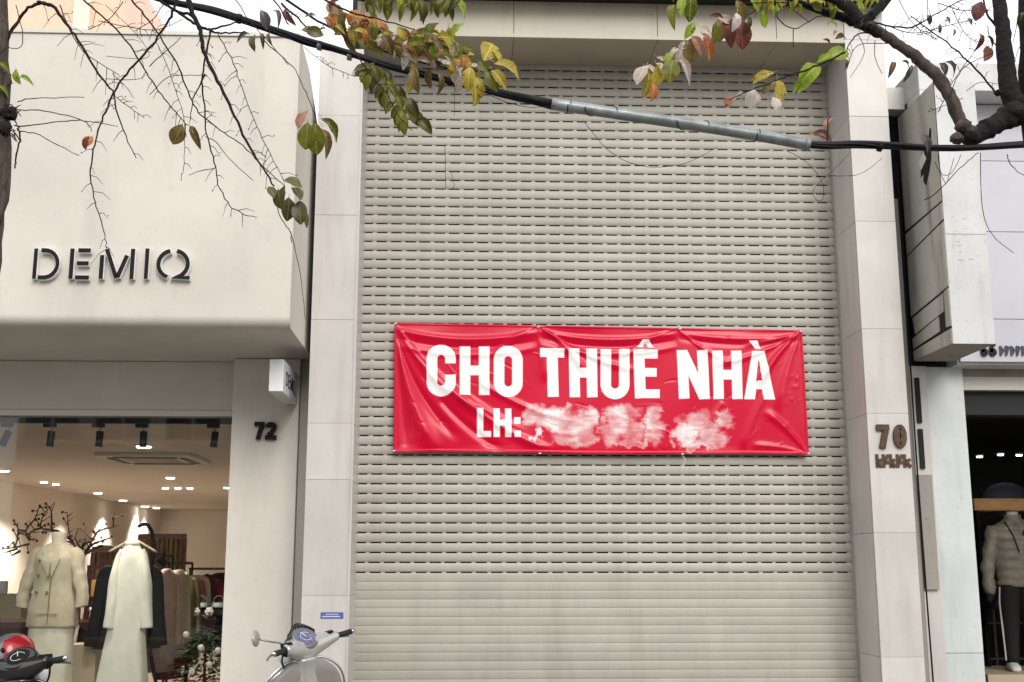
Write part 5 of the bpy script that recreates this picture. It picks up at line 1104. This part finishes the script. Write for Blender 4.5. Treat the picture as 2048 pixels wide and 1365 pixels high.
for q in range(14):
    A = at(rl_.uniform(8, 30), rl_.uniform(205, 275), 2.97); d = Vector((rl_.uniform(.2, 1), rl_.uniform(-.5, .3), rl_.uniform(-1, 1))).normalized(); m.tube([A, A+d*.012, A+d*.026+Vector((0, 0, -.004))], [.002, .0016, .0008], 4)
m.build('burr', M['bark_dark'], lt, loc=-Vector(lt.location), smooth=True); lt.children[-1]['kind'] = 'stuff'
BD = M['twig']
Bs = [ (A1([(-20, 420), (0, 330), (60, 190), (130, 80), (215, 18), (300, 38)]), 7, 7, 0), (A1([(215, 15), (300, 38), (350, 100), (410, 180), (480, 290), (560, 420), (640, 520), (660, 620), (700, 740), (775, 900)]), 8, 1.8, 40),
 (A1([(1030, -120), (1005, 0), (975, 90), (900, 210), (800, 330), (700, 440), (640, 540), (590, 660), (545, 800), (520, 930), (520, 1040), (550, 1180), (600, 1365), (606, 1420)]), 6.5, 1.6, 32),
 (A1([(380, -80), (470, 0), (600, 110), (740, 260), (830, 410), (920, 540), (1000, 640), (1060, 710)]), 4.6, 2.2, 36), (A1([(680, -90), (750, 0), (840, 110), (930, 240), (1020, 390), (1080, 550), (1130, 640), (1250, 740), (1380, 830), (1500, 950), (1620, 1060)]), 4.2, 1.8, 34),
 (A1([(1060, -160), (1075, 0), (1100, 90), (1140, 180), (1150, 260), (1175, 330), (1240, 460), (1320, 630), (1400, 800), (1480, 930), (1560, 1060)]), 12, 3.2, 26), (A1([(1195, 170), (1180, 280), (1150, 430), (1160, 600), (1175, 760), (1220, 920), (1240, 1050), (1310, 1170), (1380, 1215), (1460, 1240)]), 4.4, 1.6, 28),
 (A1([(1165, 420), (1130, 500), (1095, 570), (1080, 690)]), 4, 1.6, 0), (A1([(1240, 190), (1330, 370), (1380, 520), (1460, 720), (1540, 880), (1620, 1040)]), 2.4, 1.6, 30), (A1([(1130, 145), (1180, 170), (1240, 158), (1350, 128)]), 7, 3, 0), (A1([(1195, 180), (1280, 190), (1390, 185)]), 5, 2.5, 0), (A1([(1000, 60), (1070, 110), (1140, 155)]), 6, 6, 0),
 (A1([(1500, 230), (1600, 320), (1680, 400), (1740, 530), (1790, 650)]), 2.2, 1.6, 0), (A1([(1730, 270), (1860, 370), (2000, 430), (2060, 430)]), 1.6, 1.3, 14), (A1([(1580, 1080), (1590, 1230), (1650, 1320), (1660, 1380)]), 2.2, 2, 0), ([(581, 463), (600, 545), (611, 640)], 1.8, 1.2, 0), (A1([(100, 580), (200, 560), (480, 556)]), 2.4, 1.4, 0), (A1([(60, 640), (110, 625), (300, 640), (480, 690), (520, 750)]), 2.6, 1.6, 0),
 (A1([(100, 720), (350, 695), (480, 688), (670, 720)]), 2.6, 1.4, 0), (A1([(110, 750), (220, 770), (450, 885)]), 2.6, 1.4, 0), (A1([(100, 730), (115, 800), (90, 900), (85, 960)]), 4, 3, 0), (A1([(90, 30), (130, 200), (110, 275), (40, 275), (0, 310)]), 2, 1.4, 0), (A1([(340, 30), (400, 170), (470, 290), (680, 430)]), 2.6, 1.4, 40),
 (A1([(700, 10), (620, 110), (500, 170)]), 2, 1.4, 16), (A1([(930, 20), (870, 110), (760, 180)]), 2, 1.3, 16), (A1([(1340, 0), (1420, 120), (1520, 230), (1640, 370)]), 2.4, 1.5, 0), (A1([(900, 260), (960, 400), (1000, 520), (1040, 640), (1050, 760), (1045, 960), (1030, 990)]), 1.8, 1.2, 24), (A1([(600, 30), (780, 200), (840, 330), (600, 320)]), 1.5, 1.1, 0),
 (A1([(560, 120), (760, 160), (900, 170), (1040, 110)]), 1.8, 1.4, 18), (A1([(1170, 780), (1230, 810), (1300, 900), (1440, 1028)]), 2, 1.4, 0), (A1([(1220, 960), (1150, 970), (1075, 998)]), 1.8, 1.2, 0), (A1([(1600, 20), (1680, 90), (1760, 160), (1850, 160)]), 5, 3, 12), (A1([(1545, -20), (1600, 60), (1640, 140)]), 4, 3, 0), (A1([(850, 380), (960, 280), (1030, 215)]), 2.2, 1.4, 0),
 (A1([(850, 540), (960, 440), (1080, 430), (1180, 430)]), 1.8, 1.3, 0), (A1([(640, 540), (720, 600), (820, 672)]), 2, 1.4, 20), (A1([(600, 450), (760, 455), (830, 430)]), 1.6, 1.2, 0), (A1([(640, 420), (720, 500), (760, 560)]), 1.6, 1.2, 0), (A1([(900, 0), (1000, 60), (1100, 90)]), 7, 6, 0),
 ([(520, -40), (600, 20), (660, 55), (740, 90), (830, 122), (930, 142), (1010, 140)], 6, 3, 10), ([(560, -60), (640, -5), (700, 25), (760, 40), (830, 60)], 5, 2.5, 0), ([(690, 70), (735, 140), (770, 185), (800, 235), (825, 262)], 3.2, 1.5, 0), ([(640, -40), (740, -10), (850, 0), (920, 12)], 4, 2, 0), ([(908, 160), (909, 210), (908, 232)], 1.3, 1, 0), ([(890, 290), (891, 360), (893, 378), (908, 374), (902, 345)], 1.2, 1, 0), ([(958, 178), (1000, 200), (1060, 215), (1110, 212)], 1.5, 1.2, 0)]
for k, (pts, w0, w1, th) in enumerate(Bs):
    Yk = 3.0+.22*math.sin(k*2.3)*(0 if k in (0, 1) else 1); m_ = M['bark_dark'] if w0 >= 6 else BD
    P_ = branch(lt, pts, w0, w1, m_, Yk, 'branch', 8 if w0 > 5 else 6, .0022 if w0 > 2 else .001, .2)
    if th: thorns(lt, P_, th, 2 if len(P_) > 30 else 1, None, Yk, 1 if k in (2, 5) and False else 0)
V = lambda l, ox, oy, s=2.844: [(ox+x/s, oy+y/s, n_/s, a, k, sh) for x, y, n_, a, k, sh in l]
leaves_l = V([(1715, 680, 118, 125, 'K', 'r'), (1745, 775, 160, 95, 'G', 'r'), (1795, 790, 190, 88, 'G', 'r'), (1885, 722, 165, 42, 'G', 'n'), (1858, 800, 170, 72, 'B', 'n'),
 (1545, 1090, 90, 60, 'D', 'r'), (1590, 1135, 120, 80, 'D', 'r'), (1640, 1190, 140, 92, 'D', 'r'), (1705, 1205, 150, 85, 'D', 'r'), (1668, 1038, 110, 15, 'D', 'r'), (1690, 1095, 100, 50, 'D', 'r'), (1740, 1240, 90, 80, 'B', 'n'), (1610, 1100, 90, 100, 'D', 'r'),
 (1010, 765, 130, 115, 'B', 'r'), (1105, 765, 140, 65, 'B', 'n'), (500, 805, 88, 120, 'O', 'r'), (490, 815, 80, 112, 'Rd', 'r'),
 (1385, 200, 90, 150, 'S', 'n'), (1440, 235, 110, 95, 'D', 'o'), (1492, 220, 90, 80, 'S', 'n'), (1505, 110, 120, 70, 'S', 'o'), (1580, 85, 110, 60, 'S', 'n'), (1635, 90, 110, 60, 'Rd', 'n'), (1790, 185, 110, 190, 'D', 'r'), (1760, 90, 80, 180, 'S', 'r'), (1530, 210, 70, 90, 'B', 'n'),
 (95, 435, 90, 80, 'L', 'o'), (20, 460, 110, 185, 'L', 'o'), (15, 375, 90, 20, 'L', 'n'), (140, 445, 90, 15, 'L', 'n'), (15, 505, 80, 30, 'L', 'n')], 0, 0)
rc = random.Random(8)
base_mid = V([(180, 40, 100, 60, 'K', 'r'), (190, 20, 110, 150, 'Rd', 'o'), (230, 90, 120, 60, 'G', 'o'), (300, 110, 110, 80, 'O', 'r'), (330, 90, 120, 200, 'O', 'r'), (350, 160, 110, 100, 'O', 'o'), (430, 130, 110, 30, 'O', 'r'), (400, 150, 90, 150, 'O', 'o'), (590, 215, 120, 80, 'O', 'o'), (620, 285, 120, 15, 'Rd', 'o'), (300, 190, 130, 80, 'Y', 'o'),
 (160, 120, 90, 40, 'K', 'n'), (60, 180, 110, 5, 'D', 'r'), (240, 160, 150, 70, 'B', 'n'), (280, 230, 150, 85, 'B', 'n'), (370, 240, 150, 40, 'G', 'o'), (420, 270, 140, 30, 'G', 'o'), (450, 200, 120, 20, 'G', 'o'), (500, 250, 140, 60, 'B', 'o'), (490, 190, 100, 330, 'G', 'o'), (540, 260, 120, 80, 'P', 'n'), (520, 240, 90, 120, 'P', 'n'),
 (600, 335, 120, 100, 'P', 'o'), (640, 330, 90, 20, 'P', 'o'), (700, 340, 90, 10, 'P', 'n'), (760, 350, 90, 60, 'P', 'r'), (820, 345, 90, 20, 'P', 'r'), (870, 290, 110, 250, 'P', 'n'), (850, 270, 90, 260, 'P', 'n'), (900, 370, 100, 70, 'P', 'r'), (880, 430, 130, 85, 'P', 'n'), (930, 350, 110, 10, 'Y', 'r'), (985, 375, 70, 0, 'P', 'r'),
 (700, 190, 130, 350, 'G', 'o'), (740, 170, 130, 300, 'G', 'o'), (760, 220, 130, 10, 'G', 'o'), (720, 250, 140, 30, 'G', 'o'), (690, 270, 120, 150, 'G', 'o'), (650, 240, 110, 190, 'G', 'o'), (780, 260, 110, 60, 'B', 'o'), (680, 210, 90, 220, 'L', 'n'),
 (1075, 290, 165, 292, 'Y', 'r'), (1125, 320, 100, 250, 'Y', 'o'), (1185, 385, 180, 18, 'Y', 'o'), (1130, 440, 150, 55, 'Y', 'o'), (1090, 460, 140, 60, 'G', 'r'), (1000, 500, 190, 78, 'Y', 'o'), (960, 440, 150, 95, 'Y', 'o'), (640, 440, 180, 92, 'Y', 'n'), (650, 450, 150, 80, 'B', 'o'), (735, 440, 120, 95, 'B', 'o'), (800, 470, 130, 80, 'B', 'n'), (860, 390, 100, 100, 'Y', 'o'), (910, 460, 130, 95, 'P', 'n'), (1045, 400, 100, 40, 'Y', 'n'),
 (350, 390, 140, 180, 'D', 'r'), (340, 420, 110, 190, 'G', 'o'), (395, 400, 110, 120, 'G', 'o')], 600, 0)
# pinnate green spray below the cable
for q in range(16):
    f = q/15; x = 400+250*f; y = 400+300*f; 
    for s_ in (-1, 1): base_mid += V([(x+s_*rc.uniform(30, 62), y+rc.uniform(-14, 26), rc.uniform(90, 130), 88-s_*rc.uniform(15, 45), rc.choice('GGD'), 'o')], 600, 0)
for q in range(26): base_mid += V([(rc.uniform(360, 900), rc.uniform(-30, 62), rc.uniform(90, 140), rc.uniform(55, 130), rc.choice('GGGBDL'), rc.choice('on'))], 600, 0)
base_mid += V([(905, 30, 150, 40, 'L', 'o'), (640, -10, 150, 100, 'G', 'o'), (500, 10, 130, 90, 'B', 'o'), (700, 60, 120, 90, 'G', 'o')], 600, 0)
for q in range(40): f = rc.random(); base_mid += V([(180+640*f+rc.uniform(-20, 20), 120+190*f+rc.uniform(-60, 60), rc.uniform(70, 120), rc.uniform(-20, 120), rc.choice('GGBBKYO'), rc.choice('on'))], 600, 0)
for q in range(30): base_mid += V([(rc.uniform(600, 900), rc.uniform(170, 330), rc.uniform(80, 120), rc.uniform(-20, 140), rc.choice('LYLYG'), rc.choice('on'))], 600, 0)
for q in range(75): f = rc.random(); base_mid += V([(170+860*f+rc.uniform(-30, 30), 110+260*f+rc.uniform(-70, 60), rc.uniform(60, 105), rc.uniform(-30, 130), rc.choice('GGGBKYOPPY' if f > .3 else 'OOKGBB'), rc.choice('onr'))], 600, 0)
for x, y, ln, a, k, sh in leaves_l+base_mid: put_leaf(lt, x, y, ln, a, k, sh, 3.0 if x < 640 else 3.12)

rt_ = thing('street_tree', 'thick dark street tree at the upper right with a curved brown limb and pale leaves', 'tree', (at(2130, 900, 3.0).x, 3.0, 0))
B3 = lambda l: A1(l, 1328, 0)
branch(rt_, [(2190, 1900), (2170, 1200), (2145, 700), (2120, 420), (2095, 250), (2085, 60), (2080, -120)], 130, 90, M['bark_dark'], 3.0, 'trunk', 18, .003, .06)
branch(rt_, B3([(2230, 560), (2120, 620), (1990, 650), (1900, 700), (1800, 760), (1700, 780)]), 66, 34, M['bark_dark'], 3.0, 'limb', 14, .003, .25)
branch(rt_, B3([(2040, 690), (1975, 540), (1945, 380), (1930, 200), (1910, 40), (1895, -150)]), 44, 25, M['bark_dark'], 3.0, 'limb', 14, .002, .1)
branch(rt_, B3([(1760, 790), (1690, 690), (1640, 580), (1580, 470), (1500, 385), (1400, 300), (1300, 232), (1200, 170), (1090, 130)]), 30, 21, M['bark'], 3.0, 'limb', 14, .0022, .22)
branch(rt_, B3([(1230, 190), (1090, 130), (980, 90), (850, 45), (700, -10), (560, -60)]), 24, 9, M['bark_dark'], 3.0, 'limb', 12, .002, .2)
branch(rt_, B3([(1100, 130), (1180, 90), (1230, 20), (1240, -80)]), 22, 16, M['bark_dark'], 3.0, 'limb', 12, .002, .2)
branch(rt_, B3([(1120, 120), (1020, 20), (900, -30), (700, -70)]), 30, 20, M['bark_dark'], 2.95, 'limb', 12, .002, .2)
for (x, y, r_) in ((1700, 720, 17), (1740, 745, 15), (1665, 790, 14), (1180, 150, 13), (1760, 780, 16), (1990, 640, 28), (2030, 590, 24), (1900, 530, 7)):
    A = at(1328+x/2.844, y/2.844, 2.99); m = MB(); q = r_/FPX*3; m.ellipsoid(A, (q, q, q*.8), 10, 8); 
    for i in range(len(m.v)): m.v[i] = tuple(c+rl_.uniform(-.0035, .0035) for c in m.v[i])
    m.build('burr', M['bark'] if x < 1760 else M['bark_dark'], rt_, loc=-Vector(rt_.location), smooth=True)
Rs = [([(1890, 540), (1800, 420), (1640, 270), (1480, 150), (1400, 90)], 5, 2, 26), ([(1930, 200), (1850, 100), (1820, 20), (1800, -60)], 6, 3, 0), ([(1920, 290), (1860, 230), (1840, 150)], 3, 2, 0), ([(1620, 560), (1680, 420), (1760, 350), (1880, 300)], 2.2, 1.4, 0), ([(1560, 640), (1640, 470), (1740, 330), (1790, 250)], 1.8, 1.3, 20), ([(1720, 520), (1800, 470), (1900, 480)], 1.6, 1.2, 0),
 ([(1200, 130), (1380, 160), (1500, 110), (1620, 40), (1720, -20)], 4, 2, 24), ([(1280, 150), (1420, 190), (1600, 150), (1760, 110)], 2, 1.4, 26), ([(1330, -10), (1420, 140), (1560, 230)], 1.8, 1.2, 0), ([(1500, -10), (1500, 120), (1520, 150)], 1.6, 1.2, 0), ([(1640, 60), (1720, 200), (1830, 260)], 1.6, 1.2, 20), ([(1560, 20), (1700, 60), (1860, 60)], 2, 1.4, 18), ([(2048, 40), (2010, 120), (1990, 240)], 2.2, 1.4, 0), ([(2060, 180), (2020, 280), (1990, 380)], 2.2, 1.4, 0),
 ([(1220, 200), (1120, 190), (1050, 260), (1040, 330)], 4, 2, 18), ([(1270, 250), (1100, 260), (1040, 400)], 2, 1.2, 0), ([(1200, 230), (1200, 330), (1240, 420)], 1.8, 1.2, 0), ([(1100, 190), (1140, 300), (1060, 440)], 1.6, 1.2, 0), ([(700, 20), (640, 90), (740, 165), (860, 100), (920, 95)], 2.6, 2, 0), ([(735, 170), (735, 270)], 2.2, 1.6, 0), ([(690, 25), (830, 130)], 2, 1.5, 0), ([(620, -10), (560, 30), (480, 90), (330, 180), (190, 260), (20, 380)], 4, 1.8, 14),
 ([(1030, 300), (900, 360), (780, 410), (660, 450), (580, 480), (430, 540), (370, 570)], 5, 2, 0), ([(700, 15), (560, 15), (450, 20)], 3, 2, 0), ([(870, 60), (980, 100)], 3, 2, 0), ([(1440, 200), (1520, 180), (1610, 110)], 1.6, 1.2, 16),
 ([(700, 860), (820, 930), (900, 1040), (905, 1130), (870, 1140), (850, 1080), (950, 980), (1060, 870)], 1.3, 1, 0), ([(940, 1000), (1080, 1000), (1170, 960), (1240, 900)], 1.3, 1, 0), ([(1480, 1140), (1560, 1090), (1680, 960), (1790, 870)], 2.6, 1.6, 0), ([(1560, 880), (1580, 990), (1640, 980), (1690, 880)], 1.6, 1.2, 0), ([(1540, 920), (1600, 1040), (1620, 1000), (1650, 900)], 1.4, 1.1, 0),
 ([(1950, 880), (1980, 950), (2048, 1000)], 2.2, 1.4, 0), ([(930, 800), (930, 700), (950, 660)], 4, 1.5, 0), ([(-450, 700), (-300, 870), (-100, 950), (120, 930), (300, 840)], 1.3, 1, 0), ([(1700, 560), (1600, 600), (1500, 640)], 1.6, 1.2, 14), ([(1800, 870), (1810, 1180), (1870, 1340), (1990, 1440)], 1.8, 1.2, 0)]
for k, (pts, w0, w1, th) in enumerate(Rs):
    Yk = 3.0+.2*math.sin(k*1.9); P_ = branch(rt_, B3(pts), w0, w1, M['bark_dark'] if w0 > 4 else BD, Yk, 'branch', 6, .0018 if w0 > 2 else .0006, .2)
    if th: thorns(rt_, P_, th, 1, None, Yk)
leaves_r = V([(45, 70, 150, 100, 'G', 'n'), (150, 40, 170, 92, 'G', 'o'), (100, 30, 120, 100, 'L', 'o'), (225, 160, 110, 10, 'P', 'o'), (250, 260, 160, 75, 'O', 'o'), (240, 230, 120, 60, 'K', 'o'), (320, 165, 150, 95, 'B', 'r'), (370, 170, 190, 85, 'Rd', 'o'), (440, 190, 190, 80, 'Rd', 'r'), (350, 110, 100, 20, 'P', 'o'), (300, 180, 130, 100, 'G', 'o'),
 (150, 290, 160, 95, 'B', 'r'), (190, 250, 130, 60, 'K', 'o'), (100, 290, 150, 110, 'P', 'o'), (60, 300, 130, 150, 'P', 'n'), (40, 400, 150, 100, 'G', 'r'), (120, 380, 160, 62, 'P', 'n'), (30, 330, 110, 130, 'L', 'o'), (440, 60, 140, 60, 'B', 'o'), (300, 90, 90, 200, 'Rd', 'n'), (410, 120, 120, 100, 'P', 'o'), (480, 130, 120, 85, 'D', 'n'), (150, 170, 110, 120, 'L', 'o'),
 (-130, 420, 140, 120, 'P', 'r'), (-90, 470, 170, 95, 'Y', 'o'), (-40, 430, 150, 105, 'Y', 'r'), (-70, 400, 110, 30, 'P', 'o'), (-20, 385, 100, 60, 'P', 'o'), (-60, 520, 110, 92, 'O', 'o'), (-5, 340, 90, 30, 'P', 'n'),
 (565, 435, 140, 160, 'Y', 'r'), (600, 490, 110, 140, 'B', 'o'), (655, 510, 150, 85, 'Y', 'r'), (635, 590, 100, 80, 'P', 'r'), (640, 560, 120, 90, 'Y', 'o'), (500, 560, 130, 100, 'P', 'r'), (530, 560, 90, 80, 'P', 'o'), (368, 578, 75, 120, 'K', 'r'), (430, 540, 80, 160, 'P', 'n'), (520, 450, 100, 190, 'G', 'n'),
 (830, 420, 230, 128, 'L', 'o'), (800, 445, 160, 130, 'L', 'n'), (985, 310, 150, 350, 'L', 'r'), (910, 330, 100, 330, 'L', 'o'), (570, 105, 110, 85, 'L', 'o'), (615, 50, 90, 60, 'L', 'o'), (900, 770, 120, 20, 'Rd', 'o'), (870, 760, 80, 190, 'Y', 'n'), (930, 700, 110, 285, 'K', 'n'), (540, 40, 90, 120, 'G', 'n'),
 (1790, 60, 130, 110, 'Rd', 'r'), (1840, 300, 120, 110, 'K', 'r'), (1800, 230, 110, 95, 'Rd', 'n'), (1860, 230, 80, 60, 'Rd', 'n'), (1300, 380, 100, 110, 'B', 'n'), (1395, 410, 110, 115, 'S', 'n'), (1380, 360, 70, 20, 'B', 'o'), (1590, 385, 90, 70, 'S', 'o'), (1640, 375, 110, 40, 'S', 'n'), (1615, 110, 50, 60, 'S', 'o'), (1570, 165, 50, 90, 'S', 'o'), (1650, 180, 50, 90, 'S', 'o'), (1740, 120, 50, 60, 'S', 'o'), (1510, 110, 60, 80, 'S', 'o'),
 (1010, 210, 90, 340, 'B', 'o'), (930, 235, 60, 20, 'Rd', 'o'), (975, 180, 60, 300, 'K', 'n'), (1040, 360, 60, 90, 'D', 'n'), (960, 130, 80, 340, 'L', 'n'), (2030, 100, 100, 120, 'D', 'n'), (1490, 810, 120, 60, 'S', 'o')], 1328, 0)
for q in range(46): leaves_r += V([(rc.uniform(520, 1210), rc.uniform(-40, 40)+(25 if q % 3 == 0 else 0), rc.uniform(55, 105), rc.uniform(20, 140), rc.choice('LLLYYG'), rc.choice('ron'))], 1328, 0)
for q in range(14): leaves_r += V([(rc.uniform(930, 1120), rc.uniform(20, 85), rc.uniform(55, 95), rc.uniform(20, 140), rc.choice('YYL'), rc.choice('or'))], 1328, 0)
for x, y, ln, a, k, sh in leaves_r: put_leaf(rt_, x, y, ln, a, k, sh, 3.0)
